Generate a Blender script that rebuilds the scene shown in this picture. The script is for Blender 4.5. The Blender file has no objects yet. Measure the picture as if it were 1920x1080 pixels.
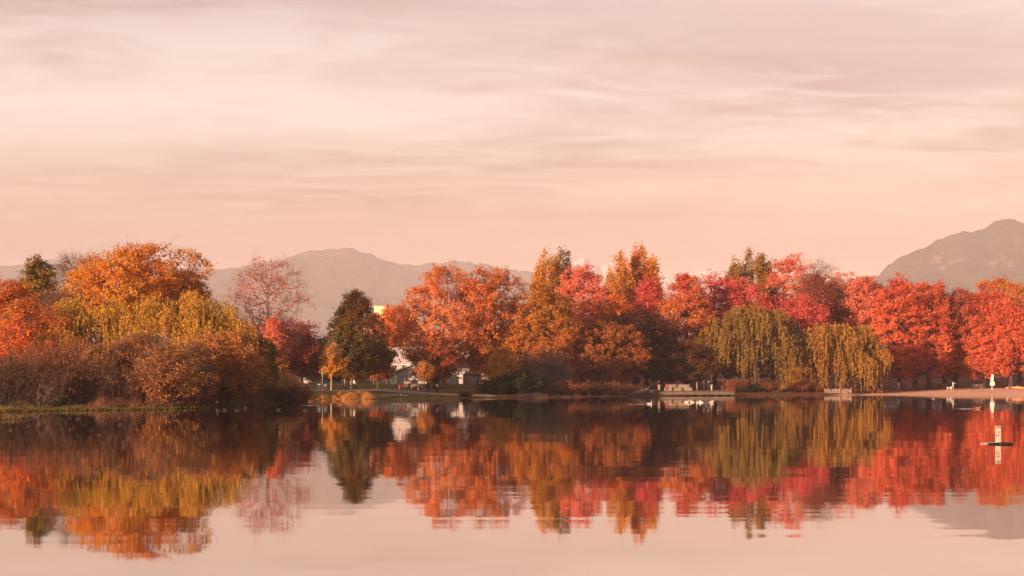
import bpy, bmesh, math, random
import numpy as np
from mathutils import Vector, Matrix

# ------------------------------------------------------------------ camera, sky, sun, exposure
scene = bpy.context.scene
COL = scene.collection
FPX = 2667.0          # focal length in photo pixels (50 mm on 36 mm)
CAM_H = 2.5           # eye height over the water
HOR = 713.0           # photo row of the horizon

cam_d = bpy.data.cameras.new('camera')
cam_d.lens = 50.0
cam_d.sensor_width = 36.0
cam_d.shift_y = (HOR - 540.0) / 1920.0
cam_d.clip_start = 0.1
cam_d.clip_end = 60000.0
cam = bpy.data.objects.new('camera', cam_d)
COL.objects.link(cam)
cam.location = (0, 0, CAM_H)
cam.rotation_euler = (math.radians(90), 0, 0)
scene.camera = cam

SUN_EL = math.radians(8.0)
SUN_AZ = math.radians(222.0)      # clockwise from +Y (view direction): behind the camera, to the left
SUN_DIR = Vector((math.sin(SUN_AZ) * math.cos(SUN_EL), math.cos(SUN_AZ) * math.cos(SUN_EL), math.sin(SUN_EL)))

sun_d = bpy.data.lights.new('sun', 'SUN')
sun_d.energy = 5.0
sun_d.angle = math.radians(0.6)
sun_d.color = (1.0, 0.63, 0.40)
sun = bpy.data.objects.new('sun', sun_d)
COL.objects.link(sun)
sun.rotation_euler = (-SUN_DIR).to_track_quat('-Z', 'Y').to_euler()
sun.location = (-60, -60, 60)

scene.view_settings.view_transform = 'Standard'
scene.view_settings.look = 'None'
scene.view_settings.gamma = 1.0
scene.view_settings.exposure = 1.76
scene.view_settings.use_curve_mapping = False
scene.render.engine = 'CYCLES'
scene.cycles.max_bounces = 6
scene.cycles.diffuse_bounces = 2
scene.cycles.glossy_bounces = 3
scene.cycles.transmission_bounces = 2
scene.cycles.transparent_max_bounces = 8
scene.cycles.volume_bounces = 1
scene.cycles.caustics_reflective = False
scene.cycles.caustics_refractive = False
scene.cycles.use_denoising = True


class NT:
    """tiny helper for node trees"""
    def __init__(self, tree):
        self.t = tree
        tree.nodes.clear()

    def n(self, kind, **kw):
        nd = self.t.nodes.new(kind)
        for k, v in kw.items():
            if k.startswith('i_'):
                key = k[2:]
                key = int(key) if key.isdigit() else key.replace('_', ' ')
                nd.inputs[key].default_value = v
            else:
                setattr(nd, k, v)
        return nd

    def l(self, a, b):
        self.t.links.new(a, b)

    def math(self, op, a, b=None, clamp=False):
        m = self.n('ShaderNodeMath', operation=op, use_clamp=clamp)
        for i, v in enumerate((a, b)):
            if v is None:
                continue
            if hasattr(v, 'is_linked') or hasattr(v, 'links'):
                self.l(v, m.inputs[i])
            else:
                m.inputs[i].default_value = v
        return m.outputs[0]

    def ramp(self, fac, stops, interp='LINEAR'):
        r = self.n('ShaderNodeValToRGB')
        r.color_ramp.interpolation = interp
        el = r.color_ramp.elements
        while len(el) < len(stops):
            el.new(0.5)
        for e, (p, c) in zip(el, stops):
            e.position = p
            e.color = (c[0], c[1], c[2], 1) if not isinstance(c, (int, float)) else (c, c, c, 1)
        self.l(fac, r.inputs[0])
        return r.outputs[0]

    def mix(self, fac, a, b, blend='MIX'):
        m = self.n('ShaderNodeMix', data_type='RGBA', blend_type=blend)
        for key, v in ((0, fac), (6, a), (7, b)):
            if hasattr(v, 'links'):
                self.l(v, m.inputs[key])
            elif isinstance(v, (int, float)):
                m.inputs[key].default_value = v
            else:
                m.inputs[key].default_value = (v[0], v[1], v[2], 1)
        return m.outputs[2]


def srgb(h):
    h = h.lstrip('#')
    out = []
    for i in (0, 2, 4):
        c = int(h[i:i + 2], 16) / 255.0
        out.append(c / 12.92 if c <= 0.04045 else ((c + 0.055) / 1.055) ** 2.4)
    return tuple(out)


# world: clear evening sky veiled by thin pink stratus streaks
world = bpy.data.worlds.new('World')
scene.world = world
world.use_nodes = True
w = NT(world.node_tree)
SKY_STRENGTH = 0.1
sky = w.n('ShaderNodeTexSky', sky_type='NISHITA', sun_disc=False)
sky.sun_elevation = SUN_EL
sky.sun_rotation = SUN_AZ
sky.altitude = 20.0
sky.air_density = 1.4
sky.dust_density = 2.5
tc = w.n('ShaderNodeTexCoord')
sep = w.n('ShaderNodeSeparateXYZ')
w.l(tc.outputs['Generated'], sep.inputs[0])
zc = w.math('MAXIMUM', sep.outputs[2], 0.0)
zd = w.math('ADD', zc, 0.055)
u = w.math('DIVIDE', sep.outputs[0], zd)
v = w.math('DIVIDE', sep.outputs[1], zd)
comb = w.n('ShaderNodeCombineXYZ')
w.l(w.math('MULTIPLY', u, 0.55), comb.inputs[0])
w.l(v, comb.inputs[1])
def wnoise(scale, detail, rough, dist, off):
    mp = w.n('ShaderNodeMapping')
    mp.inputs['Location'].default_value = off
    w.l(comb.outputs[0], mp.inputs[0])
    nz = w.n('ShaderNodeTexNoise', noise_dimensions='3D')
    nz.inputs['Scale'].default_value = scale
    nz.inputs['Detail'].default_value = detail
    nz.inputs['Roughness'].default_value = rough
    nz.inputs['Distortion'].default_value = dist
    w.l(mp.outputs[0], nz.inputs['Vector'])
    return nz.outputs['Fac']
big = wnoise(0.55, 3.0, 0.5, 0.3, (0.7, 41.9, 13.0))
fine = wnoise(1.7, 8.0, 0.60, 0.9, (11.7, 49.8, 23.5))
sheet = w.ramp(big, [(0.34, 0.0), (0.66, 1.0)], 'EASE')
fine2 = wnoise(4.6, 7.0, 0.62, 1.2, (5.0, 3.0, 9.0))
fine = w.math('ADD', w.math('MULTIPLY', fine, 0.62), w.math('MULTIPLY', fine2, 0.38))
streak = w.ramp(fine, [(0.38, 0.0), (0.64, 1.0)], 'EASE')
warm = wnoise(2.4, 6.0, 0.55, 0.6, (1.3, 9.2, 2.0))
# veil colour by height above the horizon
def lin(h, k):
    return tuple(c * k for c in srgb(h))


veil = w.ramp(zc, [(0.0, lin('#C9A2A0', 0.36)), (0.085, lin('#D4AEAC', 0.32)), (0.125, lin('#F6D8C8', 0.86)),
                   (0.17, lin('#FFF5EC', 1.10)), (0.22, lin('#FFF2EE', 1.12)), (0.27, lin('#F4DEE2', 0.92)), (0.6, lin('#D3C0C5', 0.8)), (1.0, lin('#C0B2B9', 0.8))])
cloud = w.ramp(zc, [(0.0, lin('#BC908D', 0.34)), (0.10, lin('#C89C9A', 0.30)), (0.18, lin('#DDB8B6', 0.64)),
                    (0.27, lin('#D8B0B0', 0.66)), (0.6, lin('#BFA0A2', 0.7)), (1.0, lin('#AC9496', 0.7))])
amount = w.math('MULTIPLY', w.math('ADD', w.math('MULTIPLY', sheet, 0.75), 0.25), streak)
amount = w.math('ADD', w.math('MULTIPLY', amount, 0.72), w.math('MULTIPLY', sheet, 0.24), True)
c1 = w.mix(amount, veil, cloud)
wf = w.ramp(warm, [(0.5, 0.0), (0.72, 1.0)], 'EASE')
c2 = w.mix(w.math('MULTIPLY', wf, w.math('MULTIPLY', amount, 0.5)), c1, srgb('#F6C6B4'))
scl = w.n('ShaderNodeVectorMath', operation='SCALE')
w.l(c2, scl.inputs[0])
scl.inputs['Scale'].default_value = 0.222 / SKY_STRENGTH
c3 = w.mix(0.92, sky.outputs[0], scl.outputs[0])
bg = w.n('ShaderNodeBackground')
bg.inputs['Strength'].default_value = SKY_STRENGTH
w.l(c3, bg.inputs['Color'])
wo = w.n('ShaderNodeOutputWorld')
w.l(bg.outputs[0], wo.inputs['Surface'])
world.cycles.sampling_method = 'MANUAL'
world.cycles.sample_map_resolution = 512

# ------------------------------------------------------------------ helpers
RNG = np.random.default_rng(7)


def PX(px, D):
    return (px - 960.0) / FPX * D


def PZ(py, D):
    return CAM_H + (HOR - py) / FPX * D


def tag(o, label=None, cat=None, group=None, kind=None):
    if label:
        o['label'] = label
    if cat:
        o['category'] = cat
    if group:
        o['group'] = group
    if kind:
        o['kind'] = kind
    return o


def empty(name, loc, rz=0.0):
    o = bpy.data.objects.new(name, None)
    COL.objects.link(o)
    o.location = loc
    o.rotation_euler = (0, 0, rz)
    o.empty_display_size = 0.3
    return o


def np_mesh(name, V, F, smooth=False):
    """V (n,3), F (m,k) with k = 3 or 4"""
    me = bpy.data.meshes.new(name)
    V = np.ascontiguousarray(V, dtype=np.float32)
    F = np.ascontiguousarray(F, dtype=np.int32)
    k = F.shape[1]
    me.vertices.add(len(V))
    me.vertices.foreach_set('co', V.ravel())
    me.loops.add(F.size)
    me.loops.foreach_set('vertex_index', F.ravel())
    me.polygons.add(len(F))
    me.polygons.foreach_set('loop_start', np.arange(len(F), dtype=np.int32) * k)
    me.polygons.foreach_set('loop_total', np.full(len(F), k, dtype=np.int32))
    if smooth:
        me.polygons.foreach_set('use_smooth', np.ones(len(F), dtype=bool))
    me.update(calc_edges=True)
    return me


def link(name, me, mat=None, parent=None, loc=None, rz=None):
    o = bpy.data.objects.new(name, me)
    COL.objects.link(o)
    if mat is not None:
        for m in (mat if isinstance(mat, (list, tuple)) else [mat]):
            me.materials.append(m)
    if parent is not None:
        o.parent = parent
    if loc is not None:
        o.location = loc
    if rz is not None:
        o.rotation_euler = (0, 0, rz)
    return o


class MB:
    """mesh builder: boxes, tubes, lathes and prisms collected in one bmesh"""
    def __init__(self):
        self.bm = bmesh.new()

    def box(self, c, s, rz=0.0, rx=0.0, ry=0.0, bevel=0.0):
        m = Matrix.Translation(c) @ Matrix.Rotation(rz, 4, 'Z') @ Matrix.Rotation(rx, 4, 'X') @ Matrix.Rotation(ry, 4, 'Y') @ Matrix.Diagonal((s[0], s[1], s[2], 1))
        r = bmesh.ops.create_cube(self.bm, size=1.0, matrix=m)
        if bevel > 0:
            ed = list({e for vv in r['verts'] for e in vv.link_edges})
            bmesh.ops.bevel(self.bm, geom=ed, offset=bevel, segments=1, affect='EDGES')
        return self

    def tube(self, pts, rad, k=8, cap=True):
        pts = [Vector(p) for p in pts]
        if not hasattr(rad, '__len__'):
            rad = [rad] * len(pts)
        rings = []
        for i, p in enumerate(pts):
            a = pts[max(i - 1, 0)]
            b = pts[min(i + 1, len(pts) - 1)]
            d = (b - a).normalized()
            up = Vector((0, 0, 1)) if abs(d.z) < 0.9 else Vector((0, 1, 0))
            e1 = d.cross(up).normalized()
            e2 = d.cross(e1).normalized()
            rings.append([self.bm.verts.new(p + (e1 * math.cos(t) + e2 * math.sin(t)) * rad[i])
                          for t in [2 * math.pi * j / k for j in range(k)]])
        for r0, r1 in zip(rings, rings[1:]):
            for j in range(k):
                self.bm.faces.new((r0[j], r0[(j + 1) % k], r1[(j + 1) % k], r1[j]))
        if cap:
            self.bm.faces.new(rings[0][::-1])
            self.bm.faces.new(rings[-1])
        return self

    def prism(self, poly, axis, a, b):
        """closed polygon in the two other axes, extruded from a to b along axis ('x' or 'y')"""
        def P(q, t):
            return (t, q[0], q[1]) if axis == 'x' else (q[0], t, q[1])
        v0 = [self.bm.verts.new(P(q, a)) for q in poly]
        v1 = [self.bm.verts.new(P(q, b)) for q in poly]
        n = len(poly)
        self.bm.faces.new(v0)
        self.bm.faces.new(v1[::-1])
        for i in range(n):
            self.bm.faces.new((v0[i], v0[(i + 1) % n], v1[(i + 1) % n], v1[i]))
        return self

    def ball(self, c, r, seg=10, rings=7, rz=0.0, ry=0.0):
        m = Matrix.Translation(c) @ Matrix.Rotation(rz, 4, 'Z') @ Matrix.Rotation(ry, 4, 'Y') @ Matrix.Diagonal((r[0], r[1], r[2], 1))
        bmesh.ops.create_uvsphere(self.bm, u_segments=seg, v_segments=rings, radius=1.0, matrix=m)
        return self

    def build(self, name, mat, parent=None, smooth=False, loc=None, rz=None):
        bmesh.ops.recalc_face_normals(self.bm, faces=self.bm.faces[:])
        me = bpy.data.meshes.new(name)
        self.bm.to_mesh(me)
        self.bm.free()
        if smooth:
            for p in me.polygons:
                p.use_smooth = True
        return link(name, me, mat, parent, loc, rz)


# ------------------------------------------------------------------ materials
MATS = {}


def simple_mat(name, col, rough=0.8, var=0.12, scale=3.0, metal=0.0, bump=0.0, spec=0.3):
    if name in MATS:
        return MATS[name]
    m = bpy.data.materials.new(name)
    m.use_nodes = True
    t = NT(m.node_tree)
    tcn = t.n('ShaderNodeTexCoord')
    nz = t.n('ShaderNodeTexNoise', i_Scale=scale, i_Detail=4.0, i_Roughness=0.6)
    t.l(tcn.outputs['Object'], nz.inputs['Vector'])
    lo = tuple(c * (1 - var * 2) for c in col)
    hi = tuple(min(1, c * (1 + var * 2)) for c in col)
    c = t.ramp(nz.outputs['Fac'], [(0.3, lo), (0.7, hi)])
    b = t.n('ShaderNodeBsdfPrincipled')
    t.l(c, b.inputs['Base Color'])
    b.inputs['Roughness'].default_value = rough
    b.inputs['Metallic'].default_value = metal
    b.inputs['Specular IOR Level'].default_value = spec
    if bump > 0:
        bp = t.n('ShaderNodeBump')
        bp.inputs['Strength'].default_value = 0.6
        bp.inputs['Distance'].default_value = bump
        t.l(nz.outputs['Fac'], bp.inputs['Height'])
        t.l(bp.outputs[0], b.inputs['Normal'])
    o = t.n('ShaderNodeOutputMaterial')
    t.l(b.outputs[0], o.inputs['Surface'])
    MATS[name] = m
    return m


def leaf_mat(name, cols, patch=0.22, trans=0.45, mid=0.5, extra=None):
    """cols: two patch colours and one odd-leaf colour"""
    if name in MATS:
        return MATS[name]
    m = bpy.data.materials.new(name)
    m.use_nodes = True
    t = NT(m.node_tree)
    tcn = t.n('ShaderNodeTexCoord')
    oi = t.n('ShaderNodeObjectInfo')
    sc = t.n('ShaderNodeVectorMath', operation='ADD')
    mul = t.math('MULTIPLY', oi.outputs['Random'], 137.0)
    cb = t.n('ShaderNodeCombineXYZ')
    t.l(mul, cb.inputs[0])
    t.l(mul, cb.inputs[2])
    t.l(tcn.outputs['Object'], sc.inputs[0])
    t.l(cb.outputs[0], sc.inputs[1])
    nz = t.n('ShaderNodeTexNoise', i_Scale=patch, i_Detail=2.5, i_Roughness=0.6)
    t.l(sc.outputs[0], nz.inputs['Vector'])
    geo = t.n('ShaderNodeNewGeometry')
    rnd = geo.outputs['Random Per Island']
    f = t.math('ADD', nz.outputs['Fac'], t.math('MULTIPLY', t.math('SUBTRACT', rnd, 0.5), 0.22))
    f = t.ramp(f, [(mid - 0.09, 0.0), (mid + 0.09, 1.0)])
    base = t.mix(f, cols[0], cols[1])
    wn = t.n('ShaderNodeTexWhiteNoise', noise_dimensions='1D')
    t.l(t.math('MULTIPLY', rnd, 917.0), wn.inputs['W'])
    odd = t.ramp(wn.outputs['Value'], [(0.62, 0.0), (0.95, 0.85)])
    base = t.mix(odd, base, cols[2])
    n3 = t.n('ShaderNodeTexNoise', i_Scale=patch * 0.6, i_Detail=3.0, i_Roughness=0.65)
    off = t.n('ShaderNodeVectorMath', operation='ADD')
    t.l(sc.outputs[0], off.inputs[0])
    off.inputs[1].default_value = (31.0, 7.0, 13.0)
    t.l(off.outputs[0], n3.inputs['Vector'])
    rg = cols[0][1] / max(cols[0][0], 0.01)
    e = extra or ((cols[0][0] * 0.85, cols[0][1] * 0.70, cols[0][2] * 0.9) if rg > 0.33 else (cols[0][0] * 0.85, cols[0][1] * 1.4 + 0.02, cols[0][2] * 0.9))
    f3 = t.ramp(t.math('ADD', n3.outputs['Fac'], t.math('MULTIPLY', t.math('SUBTRACT', wn.outputs['Value'], 0.5), 0.25)), [(0.52, 0.0), (0.68, 0.8)])
    base = t.mix(f3, base, e)
    val = t.math('ADD', t.math('MULTIPLY', rnd, 0.55), 0.72)
    vm = t.n('ShaderNodeVectorMath', operation='SCALE')
    t.l(base, vm.inputs[0])
    t.l(val, vm.inputs['Scale'])
    d = t.n('ShaderNodeBsdfDiffuse')
    tr = t.n('ShaderNodeBsdfTranslucent')
    t.l(vm.outputs[0], d.inputs['Color'])
    t.l(vm.outputs[0], tr.inputs['Color'])
    mx = t.n('ShaderNodeMixShader')
    mx.inputs[0].default_value = trans
    t.l(d.outputs[0], mx.inputs[1])
    t.l(tr.outputs[0], mx.inputs[2])
    o = t.n('ShaderNodeOutputMaterial')
    t.l(mx.outputs[0], o.inputs['Surface'])
    MATS[name] = m
    return m
# ------------------------------------------------------------------ the lake, the ground, the hills
SHORE_PX = [(-150, 776), (0, 771), (100, 769), (200, 768), (300, 767), (400, 763), (500, 757), (555, 753), (578, 749.5), (600, 748),
            (700, 748.5), (760, 749), (850, 747.5), (920, 745.5), (1040, 745), (1100, 744), (1180, 743), (1230, 742.3), (1300, 742),
            (1380, 741.5), (1500, 741), (1600, 740.5), (1700, 740), (1780, 740), (1860, 741), (1920, 742), (2050, 745)]


def shoreD(px):
    return np.interp(px, [p for p, _ in SHORE_PX], [CAM_H * FPX / (y - HOR) for _, y in SHORE_PX])


LAKE = [(PX(p, CAM_H * FPX / (y - HOR)), CAM_H * FPX / (y - HOR)) for p, y in SHORE_PX]
LAKE += [(112, 150), (118, 90), (95, 35), (50, 5), (0, 3.2), (-30, 6), (-46, 25), (-52, 55), (-48, 90)]
LK = np.array(LAKE)


def wavesum(x, y, seed, lam, n=10):
    r = np.random.default_rng(seed)
    out = np.zeros_like(x, dtype=float)
    for i in range(n):
        a = r.uniform(0, 2 * math.pi)
        k = 2 * math.pi / (lam * r.uniform(0.6, 1.6))
        out += np.sin(k * (x * math.cos(a) + y * math.sin(a)) + r.uniform(0, 6.28))
    return out / math.sqrt(n)


def fbm(x, y, seed, lam, oct=5, gain=0.5):
    out = 0
    amp = 1.0
    for i in range(oct):
        out = out + amp * wavesum(x, y, seed + i * 17, lam / (2 ** i))
        amp *= gain
    return out


def lake_sd(x, y):
    """signed distance to the waterline, positive on land"""
    x = np.asarray(x, float)
    y = np.asarray(y, float)
    best = np.full(x.shape, 1e9)
    inside = np.zeros(x.shape, bool)
    n = len(LK)
    for i in range(n):
        ax, ay = LK[i]
        bx, by = LK[(i + 1) % n]
        dx, dy = bx - ax, by - ay
        t = np.clip(((x - ax) * dx + (y - ay) * dy) / (dx * dx + dy * dy), 0, 1)
        d = np.hypot(x - ax - t * dx, y - ay - t * dy)
        best = np.minimum(best, d)
        cond = ((ay > y) != (by > y)) & (x < dx * (y - ay) / (by - ay + 1e-12) + ax)
        inside ^= cond
    return np.where(inside, -best, best)


ZL = ([-30, -3, 0, 3, 8, 11, 15, 25, 40, 60, 85, 120, 400, 3000, 20000], [-2.2, -0.5, 0, 0.32, 0.55, 0.75, 1.0, 1.15, 1.5, 2.1, 2.7, 3.0, 3.4, 4, 4])
ZR = ([-30, -3, 0, 5, 12, 25, 42, 60, 80, 100, 400, 3000, 20000], [-2.2, -0.35, 0, 0.22, 0.48, 0.82, 1.1, 1.8, 2.7, 3.1, 3.5, 4, 4])


def gz(x, y):
    x = np.asarray(x, float)
    y = np.asarray(y, float)
    s = lake_sd(x, y)
    zl = np.interp(s, *ZL)
    zr = np.interp(s, *ZR)
    f = np.clip((x - 50) / 20.0, 0, 1)
    z = zl * (1 - f) + zr * f
    bump = 0.05 * fbm(x, y, 5, 14.0, 3) * np.clip((s - 1.0) / 6.0, 0, 1)
    return z + bump


def gz1(x, y):
    return float(gz(np.array([x]), np.array([y]))[0])


def ground_mat():
    m = bpy.data.materials.new('ground_lawn_and_leaf_litter')
    m.use_nodes = True
    t = NT(m.node_tree)
    tcn = t.n('ShaderNodeTexCoord')
    sp = t.n('ShaderNodeSeparateXYZ')
    t.l(tcn.outputs['Object'], sp.inputs[0])
    n1 = t.n('ShaderNodeTexNoise', i_Scale=0.11, i_Detail=6.0, i_Roughness=0.65)
    n2 = t.n('ShaderNodeTexNoise', i_Scale=1.6, i_Detail=5.0, i_Roughness=0.75)
    for q in (n1, n2):
        t.l(tcn.outputs['Object'], q.inputs['Vector'])
    lawn = t.ramp(n2.outputs['Fac'], [(0.3, (0.060, 0.058, 0.016)), (0.7, (0.115, 0.095, 0.030))])
    litter = t.ramp(n2.outputs['Fac'], [(0.3, (0.10, 0.028, 0.014)), (0.5, (0.19, 0.055, 0.026)), (0.75, (0.28, 0.085, 0.03))])
    # leaves lie thickest under the maples, which start right of the path
    mr = t.n('ShaderNodeMapRange')
    mr.inputs['From Min'].default_value = -25.0
    mr.inputs['From Max'].default_value = 20.0
    t.l(sp.outputs[0], mr.inputs['Value'])
    f = t.math('ADD', t.math('MULTIPLY', mr.outputs[0], 0.75), t.math('SUBTRACT', n1.outputs['Fac'], 0.45), True)
    f = t.ramp(f, [(0.25, 0.0), (0.65, 1.0)])
    c = t.mix(f, lawn, litter)
    b = t.n('ShaderNodeBsdfPrincipled')
    b.inputs['Roughness'].default_value = 0.95
    b.inputs['Specular IOR Level'].default_value = 0.1
    t.l(c, b.inputs['Base Color'])
    bp = t.n('ShaderNodeBump')
    bp.inputs['Strength'].default_value = 0.8
    bp.inputs['Distance'].default_value = 0.15
    t.l(n2.outputs['Fac'], bp.inputs['Height'])
    t.l(bp.outputs[0], b.inputs['Normal'])
    o = t.n('ShaderNodeOutputMaterial')
    t.l(b.outputs[0], o.inputs['Surface'])
    return m


def grid_faces(nx, ny):
    i, j = np.meshgrid(np.arange(nx - 1), np.arange(ny - 1), indexing='ij')
    a = (i * ny + j).ravel()
    return np.stack([a, a + ny, a + ny + 1, a + 1], 1)


def build_ground():
    far = np.array([260, 400, 650, 1000, 1600, 2600, 4200, 7000, 11000])
    xs = np.concatenate([-far[::-1] - 0.0, np.linspace(-190, 190, 230), far])
    ys = np.concatenate([[-2600, -1000, -400, -150, -60, -30, -15], np.arange(-8, 90, 4.0), np.arange(90, 380, 1.5),
                         [385, 400, 430, 480, 560, 700, 1000, 1600, 2600, 4200, 7000, 11500, 14500]])
    X, Y = np.meshgrid(xs, ys, indexing='ij')
    Z = gz(X.ravel(), Y.ravel())
    V = np.stack([X.ravel(), Y.ravel(), Z], 1)
    me = np_mesh('ground', V, grid_faces(len(xs), len(ys)), True)
    o = link('ground', me, ground_mat())
    tag(o, kind='structure')


def water_mat():
    m = bpy.data.materials.new('lake_water')
    m.use_nodes = True
    t = NT(m.node_tree)
    tcn = t.n('ShaderNodeTexCoord')

    def nz(scale, sx, sy, det):
        mp = t.n('ShaderNodeMapping')
        mp.inputs['Scale'].default_value = (sx, sy, 1)
        mp.inputs['Rotation'].default_value = (0, 0, math.radians(4))
        t.l(tcn.outputs['Object'], mp.inputs[0])
        q = t.n('ShaderNodeTexNoise', i_Scale=scale, i_Detail=det, i_Roughness=0.5)
        t.l(mp.outputs[0], q.inputs['Vector'])
        return q
    a = nz(1.0, 0.20, 2.2, 2.0)       # short wavelets, long-crested across the view
    b2 = nz(1.0, 0.04, 0.28, 2.0)     # slow swell
    patch = nz(1.0, 0.012, 0.03, 3.0)  # calm and ruffled patches
    pf = t.ramp(patch.outputs['Fac'], [(0.35, 0.25), (0.65, 1.0)])

    def centred(col, k):
        s = t.n('ShaderNodeVectorMath', operation='SUBTRACT')
        t.l(col, s.inputs[0])
        s.inputs[1].default_value = (0.5, 0.5, 0.5)
        q = t.n('ShaderNodeVectorMath', operation='MULTIPLY')
        t.l(s.outputs[0], q.inputs[0])
        q.inputs[1].default_value = k
        return q.outputs[0]
    va = centred(a.outputs['Color'], (0.004, 0.017, 0.0))
    vb = centred(b2.outputs['Color'], (0.002, 0.008, 0.0))
    vs = t.n('ShaderNodeVectorMath', operation='SCALE')
    t.l(va, vs.inputs[0])
    t.l(pf, vs.inputs['Scale'])
    ad = t.n('ShaderNodeVectorMath', operation='ADD')
    t.l(vs.outputs[0], ad.inputs[0])
    t.l(vb, ad.inputs[1])
    geo = t.n('ShaderNodeNewGeometry')
    ad2 = t.n('ShaderNodeVectorMath', operation='ADD')
    t.l(geo.outputs['Normal'], ad2.inputs[0])
    t.l(ad.outputs[0], ad2.inputs[1])
    nrm = t.n('ShaderNodeVectorMath', operation='NORMALIZE')
    t.l(ad2.outputs[0], nrm.inputs[0])
    fr = t.n('ShaderNodeFresnel')
    fr.inputs['IOR'].default_value = 1.33
    fac = t.math('ADD', t.math('MULTIPLY', fr.outputs[0], 0.32), 0.66, True)
    df = t.n('ShaderNodeBsdfDiffuse')
    df.inputs['Color'].default_value = (0.030, 0.016, 0.012, 1)
    gl = t.n('ShaderNodeBsdfGlossy')
    gl.inputs['Roughness'].default_value = 0.026
    gl.inputs['Color'].default_value = (1.0, 0.98, 0.96, 1)
    t.l(nrm.outputs[0], gl.inputs['Normal'])
    mx = t.n('ShaderNodeMixShader')
    t.l(fac, mx.inputs[0])
    t.l(df.outputs[0], mx.inputs[1])
    t.l(gl.outputs[0], mx.inputs[2])
    o = t.n('ShaderNodeOutputMaterial')
    t.l(mx.outputs[0], o.inputs['Surface'])
    return m


MATS['water'] = water_mat()


def build_water():
    xs = np.linspace(-140, 140, 8)
    ys = np.linspace(-2, 275, 8)
    X, Y = np.meshgrid(xs, ys, indexing='ij')
    V = np.stack([X.ravel(), Y.ravel(), np.zeros(X.size)], 1)
    o = link('lake_water', np_mesh('lake_water', V, grid_faces(8, 8)), MATS['water'])
    tag(o, kind='structure')


def drape(name, pxs, d0, d1, nv, dz, mat, kind='structure'):
    """a sheet laid on the ground between two depth curves"""
    V = []
    for p, a, b in zip(pxs, d0, d1):
        for t in np.linspace(0, 1, nv):
            D = a + (b - a) * t
            V.append((PX(p, D), D))
    V = np.array(V)
    z = gz(V[:, 0], V[:, 1]) + dz
    o = link(name, np_mesh(name, np.column_stack([V, z]), grid_faces(len(pxs), nv), True), mat)
    tag(o, kind=kind)
    return o


def mountain_mat(name, forest, rock, snow_z=None):
    m = bpy.data.materials.new(name)
    m.use_nodes = True
    t = NT(m.node_tree)
    tcn = t.n('ShaderNodeTexCoord')
    n1 = t.n('ShaderNodeTexNoise', i_Scale=0.012, i_Detail=8.0, i_Roughness=0.7)
    n2 = t.n('ShaderNodeTexNoise', i_Scale=0.009, i_Detail=7.0, i_Roughness=0.65)
    for q in (n1, n2):
        t.l(tcn.outputs['Object'], q.inputs['Vector'])
    fc = t.ramp(n1.outputs['Fac'], [(0.3, tuple(c * 0.4 for c in forest)), (0.7, tuple(c * 1.8 for c in forest))])
    rk = t.ramp(n2.outputs['Fac'], [(0.58, 0.0), (0.68, 0.85)])
    c = t.mix(rk, fc, rock)
    if snow_z:
        sp = t.n('ShaderNodeSeparateXYZ')
        t.l(tcn.outputs['Object'], sp.inputs[0])
        mr = t.n('ShaderNodeMapRange')
        mr.inputs['From Min'].default_value = snow_z[0]
        mr.inputs['From Max'].default_value = snow_z[1]
        t.l(sp.outputs[2], mr.inputs['Value'])
        f = t.math('ADD', mr.outputs[0], t.math('MULTIPLY', t.math('SUBTRACT', n1.outputs['Fac'], 0.5), 2.2))
        f = t.ramp(f, [(0.55, 0.0), (0.75, 1.0)])
        c = t.mix(f, c, (0.42, 0.40, 0.40))
    d = t.n('ShaderNodeBsdfDiffuse')
    t.l(c, d.inputs['Color'])
    bp = t.n('ShaderNodeBump')
    bp.inputs['Strength'].default_value = 1.0
    bp.inputs['Distance'].default_value = 55.0
    t.l(n1.outputs['Fac'], bp.inputs['Height'])
    t.l(bp.outputs[0], d.inputs['Normal'])
    o = t.n('ShaderNodeOutputMaterial')
    t.l(d.outputs[0], o.inputs['Surface'])
    return m


def mountain(name, prof, D, depth, seed, mat, rough=0.10, nx=420, ny=70, tree=6.0, vpeak=0.62):
    pxs = np.linspace(prof[0][0], prof[-1][0], nx)
    hh = np.interp(pxs, [p for p, _ in prof], [PZ(y, D) for _, y in prof])
    k = np.ones(5) / 5
    hs = np.convolve(np.pad(hh, 2, mode='edge'), k, mode='valid')
    v = np.linspace(0, 1, ny)
    X = PX(pxs, D)[:, None] + 0 * v[None, :]
    Y = D + (v[None, :] - vpeak) * depth + 0 * X
    sh = np.where(v < vpeak, np.clip(v / vpeak, 0, 1) ** 1.15, np.clip((1 - v) / (1 - vpeak), 0, 1) ** 1.2)
    n = fbm(X, Y, seed, depth * 0.42, 6, 0.55)
    edge = 1 - np.clip(sh[None, :], 0, 1) ** 3
    H = hs[:, None] * sh[None, :] * (1 + rough * n * edge * 2.0)
    # gullies running down the slopes
    H -= hs[:, None] * 0.10 * np.abs(np.sin(X / (depth * 0.055) + 1.3 * fbm(X, Y, seed + 40, depth * 0.3, 3))) * (sh * (1 - sh) * 4)[None, :]
    H += tree * fbm(X, Y, seed + 99, 60.0, 3, 0.6) * np.clip(sh[None, :] * 3, 0, 1)
    H = np.where(sh[None, :] < 0.02, 1.0, H)
    V = np.stack([X.ravel(), Y.ravel(), np.maximum(H, -0.5).ravel()], 1)
    o = link(name, np_mesh(name, V, grid_faces(nx, ny), True), mat)
    tag(o, kind='structure')


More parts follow.
